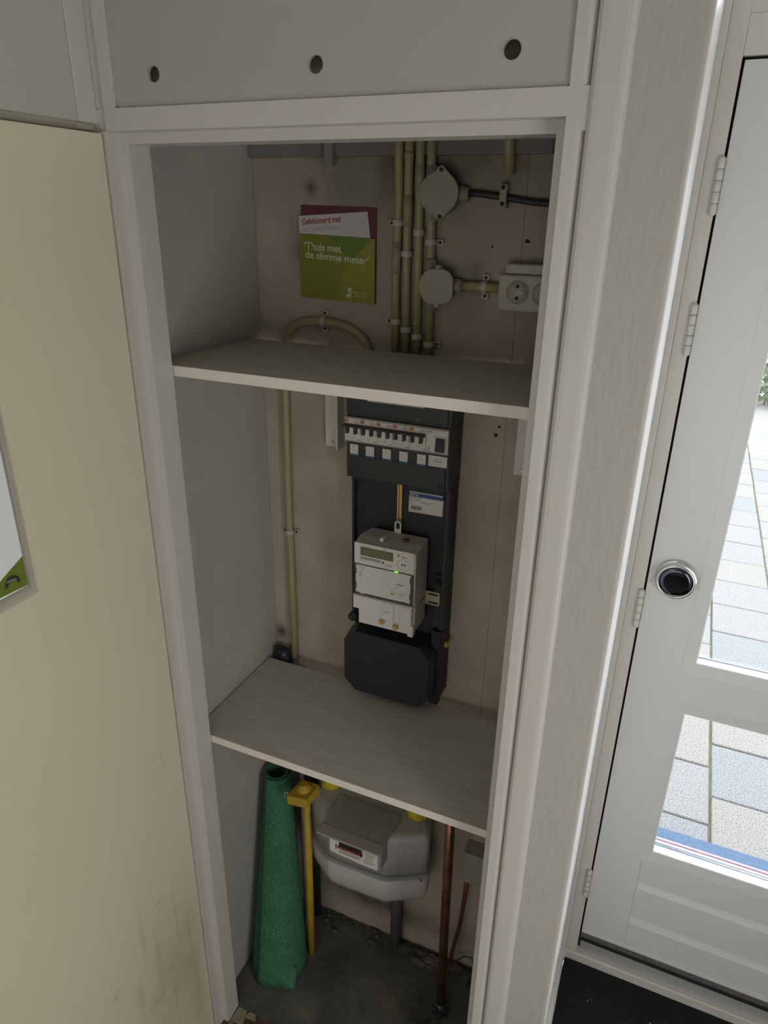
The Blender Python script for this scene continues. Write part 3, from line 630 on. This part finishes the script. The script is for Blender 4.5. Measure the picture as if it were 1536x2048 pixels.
for k in range(5):
    x = xb+wB*k
    b = obj('circuit_breaker', G().box(x+.0002, x+wB-.0002, YF-.007, YF, 1.6415, 1.6905, .0004, 1).box(x+.0118, x+.0225, YF-.0100, YF-.006, 1.6565, 1.6735, .001).box(x+.0310, x+wB-.001, YF-.0095, YF-.006, 1.6565, 1.6725, .001), M['white'], t)
    obj('switch_bar', G().box(x-.0006 if k == 0 else x, x+wB-(.001 if k < 4 else .002), YF-.0165, YF-.007, 1.6735, 1.6790, .0008), M['ink'], b)
    for lx in (.0046, .0238): obj('lever', G().box(x+lx, x+lx+.0064, YF-.0150, YF-.007, 1.6588, 1.6745, .0010), mat('brown_black', (.03, .018, .014), .4), b)
    obj('test_button', G().box(x+.0006, x+.0092, YF-.0095, YF-.007, 1.6835, 1.6885, .001), M['orange'], b)
    text('lettering', 'EAT·N', (x+.0235, YF-.0071, 1.6838), .0105, M['navy'], b, height=.0032, bold=.02)
    g = G().box(x+.0235, x+.0345, YF-.0073, YF-.007, 1.6815, 1.6820)
    for q in range(2): g.box(x+.002, x+.0105, YF-.0073, YF-.007, 1.6505-.0035*q, 1.6510-.0035*q)
    g.box(x+.030, x+.0365, YF-.0073, YF-.007, 1.6445, 1.6463)
    obj('printed_marks', g, M['inkg'], b)['kind'] = 'stuff'
    obj('printed_diagram', holed(circ(x+.019, 1.6500, .0034, 14), [circ(x+.019, 1.6500, .0029, 14)], 'xz', YF-.0073, YF-.0070), M['inkg'], b)
x = xb+5*wB
b = obj('main_switch', G().box(x+.0002, .4588, YF-.007, YF, 1.6415, 1.6905, .0004, 1), M['white'], t)
obj('switch_recess', G().box(x+.0195, .4555, YF-.0076, YF-.0068, 1.6425, 1.6770), M['metergrey'], b)
obj('rocker', G().prism([(x+.0215, YF-.0075, 1.6440), (x+.0215, YF-.0145, 1.6470), (x+.0215, YF-.0095, 1.6690), (x+.0215, YF-.0075, 1.6745)], (.0190, 0, 0)), M['tbox'], b)
text('lettering', 'EAT·N', (x+.0025, YF-.0071, 1.6845), .0110, M['ink'], b, height=.0032, bold=.03)
g = G().box(x+.0025, x+.010, YF-.0073, YF-.007, 1.6820, 1.6825).box(x+.002, x+.009, YF-.0073, YF-.007, 1.6440, 1.6456).box(x+.004, x+.0075, YF-.0073, YF-.007, 1.6480, 1.6520); obj('printed_marks', g, M['inkg'], b)['kind'] = 'stuff'
for k, xc in enumerate((.2445, .2826, .3222, .3612, .4018)):
    l = obj('number_label', G().box(xc-.0096, xc+.0096, YF-.0042, YF-.0015, 1.6085, 1.6328), M['white'], t)
    obj('blue_band', G().box(xc-.0096, xc+.0096, YF-.0045, YF-.0042, 1.6085, 1.6115), M['blue'], l)
    text('lettering', str(k+1), (xc-.0012, YF-.0042, 1.6265), .0018, M['ink'], l, height=.0038)
    g = G()
    for q in range(3): g.box(xc-.006, xc+.006, YF-.0044, YF-.0042, 1.6235-.0035*q, 1.6238-.0035*q)
    obj('fine_print', g, M['inkl'], l)['kind'] = 'stuff'
l = obj('wide_label', G().box(.4180, .4588, YF-.0042, YF-.0015, 1.6105, 1.6345), M['white'], t)
g = G().box(.4325, .4465, YF-.0045, YF-.0042, 1.6270, 1.6282).box(.4285, .4490, YF-.0045, YF-.0042, 1.6215, 1.6232); obj('fine_print', g, M['inkg'], l)['kind'] = 'stuff'
text('lettering', 'A', (.3885, YF-.0032, 1.7030), .0042, M['clip'], t, height=.0042)
tag(obj('index_card', G().box(.2775, .4050, YF-.0060, YF-.0045, 1.7325, 1.79), M['paper']), 'white index card on the front of the fuse box, just under the shelf', 'card')

# ------------------------------------------------------------ meter board and what hangs on it
t = thing('meter_board', 'tall black mounting board on the wall behind the electricity meter', 'board', (.344, .45, .99))
obj('board', G().box(.2285, .462, .405, D-.0005, 1.0, 1.5555, .002), M['anth2'], t)
obj('rim', G().box(.4530, .4635, .388, .405, 1.2015, 1.555, .002).box(.4340, .4530, .396, .405, 1.2015, 1.34, .002), M['anth'], t)
obj('rim', G().box(.2268, .2330, .392, .405, 1.195, 1.555, .002), M['anth'], t)
obj('slot_rail', G().box(.3372, .3400, .3985, .405, 1.44, 1.555).box(.3455, .3483, .3985, .405, 1.44, 1.555).box(.3400, .3455, .403, .405, 1.44, 1.555), M['brass'], t)
for x, z, rr in ((.2390, 1.5490, .007), (.4540, 1.5330, .008)): obj('knob_screw', G().lathe((x, .395, z), (0, -1, 0), [(0, rr), (.004, rr), (.005, rr*.7), (.005, 0)], 16), M['black'], t)
obj('clip_block', G().box(.4400, .4520, .3885, .396, 1.318, 1.333, .001), M['black'], t)
lb = tag(thing('type_label', 'white type label with a blue band on the black meter board', 'label', (.407, .404, 1.49)), 'white type label with a blue band on the black meter board', 'label')
yl = .4035
obj('sticker', G().prism([(.3630, yl, 1.4825), (.4430, yl, 1.4835), (.4445, yl, 1.5320), (.3640, yl, 1.5320)], (0, .0010, 0)), M['white'], lb)
obj('blue_band', G().box(.3642, .4440, yl-.0003, yl, 1.5205, 1.5295), M['navy'], lb)
text('lettering', 'EAT·N', (.3665, yl-.0003, 1.5220), .0180, M['white'], lb, height=.0062, bold=.03)
g = G()
for x0, x1, z, h in ((.367, .392, 1.5170, .0016), (.367, .372, 1.5120, .0016), (.376, .389, 1.5115, .0016), (.367, .371, 1.5065, .0014), (.394, .420, 1.5085, .0008), (.396, .410, 1.5065, .0006), (.367, .371, 1.5015, .0014), (.376, .377, 1.5010, .0016), (.365, .385, 1.4860, .0012), (.386, .418, 1.4848, .0005)): g.box(x0, x1, yl-.0003, yl, z, z+h)
obj('fine_print', g, M['inkg'], lb)['kind'] = 'stuff'
g = G(); xq = .3685
while xq < .3935:
    wq = random.choice((.0004, .0007, .0011)); g.box(xq, xq+wq, yl-.0003, yl, 1.4895, 1.4985); xq += wq+random.choice((.0003, .0006, .0011))
obj('barcode', g, M['ink'], lb)['kind'] = 'stuff'
text('lettering', 'C E', (.3955, yl-.0003, 1.4880), .0060, M['ink'], lb, height=.0040)
t = thing('rail_bracket', 'beige metal mounting rail end sticking out right of the electricity meter', 'bracket', (.44, .396, 1.262))
obj('plate', G().box(.400, .4510, .3925, .3955, 1.2625, 1.2975, .0005, 1), mat('zinc_cream', (.50, .45, .30), .4, .2), t)
obj('slot', G().box(.423, .4475, .3920, .3927, 1.2885, 1.2930).box(.423, .4475, .3920, .3927, 1.2670, 1.2715), M['black'], t)

# electricity meter
t = thing('electricity_meter', 'light grey electronic electricity meter with a small display, green lamp lit', 'electricity meter', (.343, .35, 1.216))
Y0 = .318
fr = [(.2690, Y0+.004, 1.4215), (.2690, Y0+.004, 1.292), (.4170, Y0+.004, 1.292), (.4170, Y0+.004, 1.4215)]
g = G().rings([[Vector((x, y, z)) for x, y, z in fr], [Vector((.2690, .352, 1.428)), Vector((.2690, .352, 1.285)), Vector((.4175, .352, 1.285)), Vector((.4175, .352, 1.428))], [Vector((.2800, .3915, 1.431)), Vector((.2800, .3915, 1.285)), Vector((.4175, .3915, 1.285)), Vector((.4175, .3915, 1.431))]], smooth=False)
g.box(.2810, .4175, Y0+.006, .3915, 1.224, 1.290, .002)
obj('housing', g, M['metergrey'], t)
fp = obj('face_plate', G().box(.2690, .4135, Y0, Y0+.0045, 1.3725, 1.4240, .0012), M['meterface'], t)
obj('side_edge', G().box(.4135, .4172, Y0+.0008, Y0+.005, 1.2955, 1.423, .0008), M['metergrey'], fp)
dsp = obj('display', G().box(.2850, .3635, Y0-.0006, Y0+.0002, 1.3950, 1.4160), M['lcdd'], fp)
obj('screen', G().box(.2882, .3615, Y0-.0010, Y0-.0004, 1.3975, 1.4145), M['lcd'], t)
text('lettering', 'CE', (.3395, Y0-.0003, 1.4178), .0070, M['ink'], fp, height=.0038)
g = G(); xq = .2845
while xq < .3345:
    g.box(xq, xq+.0006, Y0-.0003, Y0, 1.3855, 1.3920); xq += .0011
obj('barcode', g, M['inkg'], fp)['kind'] = 'stuff'
g = G().box(.285, .345, Y0-.0003, Y0, 1.3825, 1.3829).box(.285, .325, Y0-.0003, Y0, 1.4195, 1.4199).box(.285, .31, Y0-.0003, Y0, 1.4175, 1.4178)
for xq in (.346, .350, .3535, .359): g.box(xq, xq+.0022, Y0-.0003, Y0, 1.3800, 1.3840)
obj('fine_print', g, M['inkg'], fp)['kind'] = 'stuff'
obj('button', G().lathe((.3400, Y0, 1.3880), (0, -1, 0), [(0, .0023), (.0005, .0023), (.0005, 0)], 14), M['ink'], fp)
obj('brass_button', G().lathe((.3760, Y0, 1.4130), (0, -1, 0), [(0, .0034), (.0010, .0034), (.0010, .0016), (.0004, .0014), (.0004, 0)], 16), M['brass'], fp)
text('lettering', 'E250', (.3840, Y0-.0003, 1.4090), .0125, M['inkg'], fp, height=.0034, bold=.02)
text('lettering', 'Landis Gyr', (.3790, Y0-.0003, 1.4175), .0105, M['inkg'], fp, height=.0026)
obj('optical_port', holed(circ(.3885, 1.3915, .0142, 32), [circ(.3885, 1.3915, .0138, 32)], 'xz', Y0-.0003, Y0), M['inkg'], fp)
for xq in (.3850, .3915): obj('port_eye', G().lathe((xq, Y0, 1.3920), (0, -1, 0), [(0, .0022), (.0003, .0022), (.0003, 0)], 12), M['ink'], fp)
obj('seam', G().box(.2692, .4130, Y0+.001, Y0+.004, 1.2920, 1.3725), M['seamdark'], t)
cvp = [(.2738, 1.3000), (.2738, 1.3090), (.2755, 1.3100), (.2755, 1.3230), (.2738, 1.3245), (.2738, 1.3470), (.2755, 1.3480), (.2755, 1.3600), (.2738, 1.3612), (.2738, 1.3700), (.4065, 1.3700), (.4065, 1.3630), (.4045, 1.3620), (.4045, 1.3500), (.4065, 1.3490), (.4065, 1.3230), (.4045, 1.3220), (.4045, 1.3110), (.4065, 1.3100), (.4065, 1.2995), (.395, 1.2995), (.394, 1.3010), (.387, 1.3010), (.386, 1.2995), (.2965, 1.2995), (.2940, 1.2975), (.2860, 1.2975), (.2830, 1.3000)]
cp = obj('cover_plate', holed(cvp, [], 'xz', Y0-.0008, Y0+.0015), M['metercover'], t)
text('lettering', 'Landis', (.2835, Y0-.0010, 1.3635), .0105, M['inkg'], cp, height=.0028)
text('lettering', 'Gyr+', (.2885, Y0-.0010, 1.3595), .0080, M['inkg'], cp, height=.0030)
text('lettering', 'CE', (.2820, Y0-.0010, 1.3490), .0070, M['ink'], cp, height=.0042)
text('lettering', 'alliander', (.3745, Y0-.0010, 1.3400), .0165, M['ink'], cp, height=.0034, bold=.02)
text('lettering', 'DSMR 4.2', (.3775, Y0-.0010, 1.3165), .0185, M['inkg'], cp, height=.0028)
g = G()
for xq, zq in ((.344, 1.3665), (.344, 1.3585), (.366, 1.3640), (.387, 1.3645), (.353, 1.3340), (.375, 1.3320)): g.box(xq-.0010, xq+.0010, Y0-.0010, Y0-.0007, zq-.0008, zq+.0008)
g.box(.3655, .3661, Y0-.0010, Y0-.0007, 1.3560, 1.3605).box(.358, .370, Y0-.0010, Y0-.0007, 1.3205, 1.3209).box(.358, .370, Y0-.0010, Y0-.0007, 1.3245, 1.3249).box(.2825, .2865, Y0-.0010, Y0-.0007, 1.3420, 1.3450)
g.box(.3775, .3900, Y0-.0010, Y0-.0007, 1.3125, 1.3135)
obj('fine_print', g, M['inkg'], cp)['kind'] = 'stuff'
ind = obj('indicator_label', G().box(.3585, .3700, Y0-.0011, Y0-.0007, 1.3115, 1.3185), M['lime'], cp)
for xq in (.3625, .3665): obj('indicator_mark', G().lathe((xq, Y0-.0011, 1.3150), (0, -1, 0), [(0, .0013), (.0002, .0013), (.0002, 0)], 10), M['ink'], cp)
ld = obj('green_lamp', G().lathe((.3718, Y0+.0005, 1.3712), (0, -1, 0), [(0, .0050), (.0014, .0042), (.0018, 0)], 18), M['led'], t); ld['label'] = 'glowing green lamp'
for v in ld.data.vertices: v.co.z = (v.co.z-(1.3712-1.216))*.34+(1.3712-1.216)
obj('terminal_lip', G().box(.2668, .4165, Y0-.0040, Y0+.010, 1.2895, 1.2935, .0012), M['metergrey'], t)
tcv = obj('terminal_cover', holed([(.2680, 1.2580), (.2680, 1.2900), (.4120, 1.2900), (.4120, 1.2475), (.3465, 1.2475), (.3420, 1.2500), (.3380, 1.2570), (.3370, 1.2570)], [], 'xz', Y0-.0030, Y0+.008), M['meterface'], t)
obj('raised_panel', G().box(.3390, .3695, Y0-.0048, Y0-.0028, 1.2440, 1.2885, .0015).box(.3715, .3835, Y0-.0040, Y0-.0028, 1.2440, 1.2885, .0008).box(.3850, .4110, Y0-.0045, Y0-.0028, 1.2440, 1.2885, .0008), M['meterface'], tcv)
obj('printed_marks', G().box(.3435, .3620, Y0-.0052, Y0-.0049, 1.2660, 1.2672), M['inkg'], tcv)
obj('lower_terminal_cover', G().box(.2812, .4130, Y0-.0015, Y0+.010, 1.2195, 1.2580, .0012).box(.4040, .4172, Y0-.0040, Y0+.010, 1.2150, 1.2440, .0012), M['meterface'], t)
for xq, zq in ((.3405, 1.2385), (.3745, 1.2330)):
    s_ = obj('seal_socket', G().lathe((xq, Y0-.0015, zq), (0, -1, 0), [(0, .0082), (.0012, .0080), (.0016, .0062)], 20), M['metergrey'], t)
    obj('yellow_seal', G().lathe((xq+.0003, Y0-.003, zq-.0012), (0, -1, 0), [(0, .0058), (.004, .0058), (.0062, .0035), (.0066, 0)], 18), mat('seal_yellow', (.55, .34, .07), .35), s_)
# hanger tab and top details
hg = obj('hanger_tab', holed([(.3360, 1.425), (.3360, 1.4520)]+[(.3440+.0080*math.cos(math.radians(a)), 1.4520+.0080*math.sin(math.radians(a))) for a in range(160, 10, -20)]+[(.3520, 1.4520), (.3520, 1.425)], [rrect(.3395, .3485, 1.4400, 1.4565, .0042)], 'xz', .389, .3925), M['meterface'], t)
obj('hanger_screw', G().lathe((.3440, .3915, 1.4485), (0, -1, 0), [(0, .0045), (.002, .0042), (.0022, .0016), (.001, .001)], 12), M['ink'], hg)
obj('top_seal', G().box(.3215, .3315, .342, .358, 1.4300, 1.4345, .001).cyl((.3265, .342, 1.4310), (.3265, .3385, 1.4310), .0048, 16), M['meterface'], t)
obj('top_label', G().box(.3690, .3810, .352, .368, 1.4298, 1.4340, .001), mat('dull_red', (.22, .07, .05), .5), t)

# terminal box at the bottom
t = thing('terminal_box', 'big black eight-cornered terminal box just above the lower shelf', 'terminal box', (.344, .40, 1.0))
def octo(x0, x1, z0, z1, c, y): return [Vector(p) for p in ((x0+c, y, z0), (x1-c, y, z0), (x1, y, z0+c), (x1, y, z1-c), (x1-c, y, z1), (x0+c, y, z1), (x0, y, z1-c), (x0, y, z0+c))]
g = G().rings([octo(.2295, .4485, 1.0005, 1.1660, .028, .3455), octo(.2270, .4515, .9980, 1.1690, .0295, .3485), octo(.2262, .4560, .9965, 1.1760, .027, .392), octo(.2262, .4560, .9965, 1.1760, .027, .4035)], smooth=False)
obj('cover', g, M['tbox'], t)
obj('base', G().box(.4380, .4625, .382, .4045, .992, 1.20, .002), M['anth2'], t)
obj('ear', G().lathe((.2285, .404, 1.1790), (0, -1, 0), [(0, .0115), (.016, .0110), (.017, .006), (.012, .004), (.012, 0)], 20), M['tbox'], t)
obj('screw', G().lathe((.4440, .392, 1.1680), (0, -1, 0), [(0, .0050), (.004, .0045), (.0045, .0015), (.002, .001)], 14), M['anth'], t)
obj('yellow_seal', G().lathe((.4655, .418, 1.1500), (0, -1, 0), [(0, .0078), (.005, .0080), (.009, .005), (.010, 0)], 18), mat('seal_amber', (.48, .33, .05), .35), t)
obj('seal_wire', G().tube([(.444, .388, 1.166), (.452, .384, 1.160), (.460, .390, 1.156), (.4645, .410, 1.151)], .0007, 6), M['screw'], t)

# ------------------------------------------------------------ dark bag in the gap behind the lower shelf
g = G(); rings = []
for k in range(7):
    a = k/6; z = .90+.1*a; rr = .028-.010*a*a
    rings.append([Vector((-.0025+rr*(1.05+.12*math.sin(5*t_+k))*math.cos(t_), .4245+rr*.68*(1+.15*math.cos(3*t_+2*k))*math.sin(t_), z)) for t_ in [2*math.pi*j/16 for j in range(16)]])
g.rings(rings)
tag(obj('plastic_bag', g, M['bag']), 'crumpled dark blue plastic stuffed in the gap behind the lower shelf', 'bag')

# ------------------------------------------------------------ bottom compartment
# green rolled mat leaning in the corner
t = thing('rolled_mat', 'rolled green speckled mat leaning upright in the lower left corner', 'rolled mat', (.045, .26, 0))
g = G(); rings = []; seg = 40; turns = 1.55
c0 = Vector((.0550, .235)); c1 = Vector((.0145, .345)); H = .640
N = 22
for k in range(N+1):
    h = k/N; z = .004+H*h; c = c0.lerp(c1, h); rad = .086*(1-h)+.0445*h
    rings.append((c, z, rad, h))
def rollpt(c, z, rad, u, h, off):
    a = -1.9+u*2*math.pi*turns; rr = (rad-.010*(u*turns) - off)*(1+.03*math.sin(2*a+3*h))
    zz = z
    if h == 0 and u < .32: zz = z
    return Vector((c.x+rr*math.cos(a), c.y+rr*math.sin(a), zz))
US = [i/(seg*1.5) for i in range(int(seg*1.5)+1)]
out = [[g.bm.verts.new(rollpt(c, z, rad, u, h, 0)) for u in US] for c, z, rad, h in rings]
inn = [[g.bm.verts.new(rollpt(c, z, rad, u, h, .0035)) for u in US] for c, z, rad, h in rings]
for L_, fl in ((out, False), (inn, True)):
    for a, b in zip(L_[:-1], L_[1:]):
        for i in range(len(US)-1):
            f = g.bm.faces.new((a[i], a[i+1], b[i+1], b[i])); f.smooth = True
for i in range(len(US)-1):
    g.bm.faces.new((out[0][i], out[0][i+1], inn[0][i+1], inn[0][i])); g.bm.faces.new((out[-1][i], out[-1][i+1], inn[-1][i+1], inn[-1][i]))
for k in range(N):
    g.bm.faces.new((out[k][0], out[k+1][0], inn[k+1][0], inn[k][0])); g.bm.faces.new((out[k][-1], out[k+1][-1], inn[k+1][-1], inn[k][-1]))
obj('mat_sheet', g, M['roll'], t)
g = G(); rr_ = []
for k in range(5):
    z = .003+.055*k/4; rr_.append([Vector((.1120+.030*(1-.3*k/4)*math.cos(a), .1850+.026*k/4+.017*(1-.4*k/4)*math.sin(a), z)) for a in [2*math.pi*j/18 for j in range(18)]])
g.rings(rr_); obj('mat_corner', g, M['roll'], t)

# dark tube, pole and hoops behind the roll
tag(obj('corrugated_tube', G().tube([(.078, .425, .003), (.082, .422, .25), (.078, .42, .50), (.062, .42, .72), (.045, .422, .94)], .017, 14), M['coil']), 'black corrugated tube standing behind the green roll', 'tube')
tag(obj('pale_pole', G().tube([(.070, .378, .003), (.076, .372, .33), (.0805, .366, .56), (.086, .362, .74)], .0062, 12), M['pole']), 'thin pale blue-grey pole between the green roll and the yellow gas pipe', 'pole')
for z in (.44, .30): tag(obj('hoop_clip', G().tube([(.078+.022*math.cos(a), .4205+.022*math.sin(a), z+.008*math.sin(a)) for a in [math.radians(d) for d in range(-150, 70, 15)]], .0022, 8), M['clip']), 'white cable clip on the black tube, %s one' % ('upper' if z > .4 else 'lower'), 'clip', 'white clips on the black tube')

# yellow gas pipe with valve block
t = thing('gas_pipe', 'yellow painted gas supply pipe with a square valve head, left of the gas meter', 'pipe', (.132, .30, 0))
obj('pipe', G().tube([(.1315, .300, .002), (.1335, .300, .30), (.1330, .3, .63)], .0105, 18), M['yellow'], t)
obj('valve_body', G().prism([(.096, .262, .628), (.151, .270, .628), (.157, .330, .628), (.100, .330, .628)], (0, 0, .030)), M['yellow'], t)
obj('valve_cap', G().lathe((.1240, .303, .658), (0, 0, 1), [(0, .022), (.005, .022), (.006, .0165), (.012, .0165), (.013, .011), (.017, .011)], 24), M['yellow'], t)
obj('valve_tag', holed(rect(.084, .0945, .640, .6600), [rect(.0852, .0933, .6415, .6585)], 'xz', .268, .270), M['clip'], t)

# gas meter
t = thing('gas_meter', 'grey domestic gas meter with yellow union nuts under the lower shelf', 'gas meter', (.30, .37, .37))
def plan(z, e, dz=0.0):
    pts = [(.1250-e, .338-e*.4), (.128-e, .330-e), (.205-e*.6, .284-e), (.214-e*.4, .280-e), (.372+e*.4, .284-e), (.381+e*.5, .287-e), (.470+e, .336-e*.4), (.4735+e, .343)]
    for _ in range(2):
        q = [pts[0]]
        for a, b in zip(pts[:-1], pts[1:]): q += [(a[0]*.75+b[0]*.25, a[1]*.75+b[1]*.25), (a[0]*.25+b[0]*.75, a[1]*.25+b[1]*.75)]
        pts = q+[pts[-1]]
    pts = [(.140-e, .438), (.1250-e, .395)]+pts+[(.4715+e, .365), (.4490+e, .438)]
    return [Vector((x, y, z-dz*max(0, (.36-y))/.08)) for x, y in pts]
g = G().rings([plan(.470, 0), plan(.580, -.001), plan(.592, -.004), plan(.600, -.010), plan(.6028, -.020)]); obj('upper_shell', g, M['gasgrey'], t)
g = G().rings([plan(.4595, .006), plan(.4610, .0085), plan(.4700, .0085), plan(.4715, .005)], smooth=False); obj('seam_flange', g, M['gasseam'], t)
g = G().rings([plan(.4595, .004), plan(.392, .002), plan(.376, -.002, .004), plan(.364, -.010, .006), plan(.358, -.026, .006)]); obj('lower_shell', g, M['gasgrey'], t)
obj('wall_bracket', G().box(.20, .40, .4385, D-.0005, .43, .56, .002), M['anth2'], t)
obj('screw', G().lathe((.4620, .3280, .4520), (.5, -1, 0), [(0, .0045), (.002, .0045), (.0024, .001)], 12), M['screw'], t)
for xq in (.158, .420):
    nt = obj('union_nut', G().lathe((xq, .4005, .603), (0, 0, 1), [(0, .0270), (.004, .0300), (.028, .0310), (.034, .0290), (.036, .020), (.060, .0195)], 28), M['yplastic'], t)
    g = G()
    for k in range(8):
        a = 2*math.pi*k/8+.3; cx, cy = xq+.0302*math.cos(a), .4005+.0302*math.sin(a); g.box(cx-.0016, cx+.0016, cy-.0016, cy+.0016, .606, .625)
    obj('nut_rib', g, M['yplastic'], nt)['kind'] = 'stuff'
ib = obj('index_housing', G().box(.2340, .3800, .243, .290, .534, .602, .003), M['gasseam'], t)
pl = obj('index_plate', holed([(.2345, .5480), (.2345, .6020), (.3725, .6020), (.3725, .5400), (.3690, .5370), (.330, .5375), (.270, .5420), (.2380, .5450)], [], 'xz', .2405, .2435), M['meterface'], t)
obj('counter_window', G().box(.2620, .3270, .2398, .2406, .5740, .5935), M['anth2'], pl)
obj('red_frame', G().box(.2580, .3295, .2396, .2406, .5660, .5745).box(.3245, .3290, .2396, .2406, .566, .592), mat('index_red', (.20, .03, .02), .5), pl)
g = G()
for q in range(3):
    xq = .262
    while xq < .322: wq = random.uniform(.002, .006); g.box(xq, xq+wq, .2400, .2405, .5605-.0045*q, .5620-.0045*q); xq += wq+.0012
for q in range(6): g.box(.3370, .3370+random.uniform(.018, .030), .2400, .2405, .5820-.0065*q, .5830-.0065*q)
g.box(.252, .255, .2400, .2405, .560, .577).box(.335, .3358, .24, .2405, .545, .562); g.box(.331, .3335, .24, .2405, .578, .5805)
obj('fine_print', g, M['ink'], pl)['kind'] = 'stuff'
ld = obj('lid', G().prism([(.2015, .2285, .6035), (.3760, .2285, .6035), (.3790, .2320, .6035), (.3860, .370, .6035), (.2015, .370, .6035), (.1990, .2320, .6035)], (0, 0, .0042)), M['lid'], t)
g = holed(rrect(.216, .3660, .262, .40, .006), [rrect(.2168, .3652, .2628, .3992, .006)], 'xy', .6078, .6082)
for v in g.bm.verts: v.co.y = min(v.co.y, .3695)
obj('embossed_line', g, M['inkg'], ld)
g = G()
for q in range(13):
    yq = .2690+.0078*q; x1 = .350-(.028 if q % 5 == 4 else 0)-random.uniform(0, .02); g.box(.223, x1, yq, yq+.0016, .6078, .6081)
obj('fine_print', g, M['inkg'], ld)['kind'] = 'stuff'
obj('lid_edge', G().box(.2000, .3788, .229, .262, .6070, .6088, .001), M['lid'], ld)

# pipes at right
tag(obj('drain_pipe', G().tube([(.3585, .424, .002), (.3575, .424, .355)], .0165, 18), M['greypipe']), 'dark grey plastic pipe stub below the gas meter', 'pipe')
t = thing('copper_pipe', 'tall copper water pipe at the lower right, foil wrapped at its foot', 'pipe', (.552, .29, 0))
obj('pipe', G().tube([(.5530, .290, .002), (.5470, .290, .40), (.5395, .290, .9545)], .0120, 20), M['copper'], t)
g = G()
for q in range(46):
    a = random.uniform(0, 6.28); z = random.uniform(.006, .055); rr = random.uniform(.012, .021); p = Vector((.5525+rr*math.cos(a), .29+rr*math.sin(a), z)); d = Vector((random.gauss(0, 1), random.gauss(0, 1), random.gauss(0, 1))).normalized()*.010; e = d.cross(Vector((0, 0, 1))).normalized()*.005; nn = d.cross(e).normalized()*.0008
    if (p-d).z < .002 or (p+d).z < .002: continue
    g.prism([p-d, p+e, p+d, p-e], nn)
g.tube([(.5530, .290, .003), (.5524, .290, .058)], [.0160, .0135], 14)
o = obj('foil_wrap', g, mat('crumpled_foil', (.07, .085, .085), .35, .3, var=.6, vscale=60), t)
t = thing('connection_box', 'plain beige wall box at the lower right edge, thin copper pipe below it', 'box', (.60, D, .41))
obj('housing', G().box(.5565, .665, D-.044, D-.0005, .4110, .5190, .003), M['jbox'], t)
obj('lid', G().box(.5560, .6655, D-.050, D-.044, .4105, .5195, .002), M['jbox'], t)
tag(obj('thin_pipe', G().tube([(.5650, D-.022, .4095), (.5600, D-.020, .30), (.5535, D-.018, .19), (.5430, D-.020, .115), (.536, D-.022, .06), (.5360, D-.026, .004)], [.0065, .0062, .006, .0055, .0055, .0055], 12), M['copperd']), 'thin reddish copper pipe running down from the beige wall box', 'pipe')
tag(obj('wire', G().tube([(.600, .40, .002), (.615, .41, .05), (.60, .425, .09), (.575, .43, .075), (.55, .425, .045), (.52, .42, .03), (.50, .415, .003)], .0022, 8), M['cable']), 'thin black wire looping over the rubble at the back right', 'wire')
tag(obj('wire', G().tube([(.535, .265, .0025), (.50, .22, .0025), (.485, .18, .004), (.47, .155, .003)], .0014, 6), M['screw']), 'bare thin wire on the floor beside the copper pipe foot', 'wire')
g = G()
for q in range(90):
    x = random.choice((random.uniform(.375, .52), random.uniform(.38, .70), random.uniform(.10, .34))); y = D-.004-random.random()**2*.06; s_ = random.uniform(.006, .017)*(1 if x > .37 else .45)
    t_ = bmesh.new(); bmesh.ops.create_icosphere(t_, subdivisions=1, radius=s_)
    for v in t_.verts: v.co *= random.uniform(.7, 1.25)
    bmesh.ops.scale(t_, vec=(1.6, .9, .75), verts=t_.verts); bmesh.ops.translate(t_, vec=(x, min(y, D-.002-s_*1.3), s_*.6), verts=t_.verts); g.merge(t_)
o = obj('rubble', g, M['rubble']); tag(o, 'dark rubble and mortar crumbs along the foot of the back wall', 'rubble'); o['kind'] = 'stuff'
g = G()
for q in range(16):
    x, y = random.uniform(.9, 1.3), random.uniform(.05, .58); a = random.uniform(0, 3.1); dx, dy = .0035*math.cos(a), .0035*math.sin(a)
    g.prism([(x-dx, y-dy, .0192), (x+dy*.25, y-dx*.25, .0192), (x+dx, y+dy, .0192), (x-dy*.25, y+dx*.25, .0192)], (0, 0, .0008))
o = obj('crumbs', g, M['clip']); tag(o, 'tiny pale crumbs scattered on the black entrance mat', 'crumbs'); o['kind'] = 'stuff'
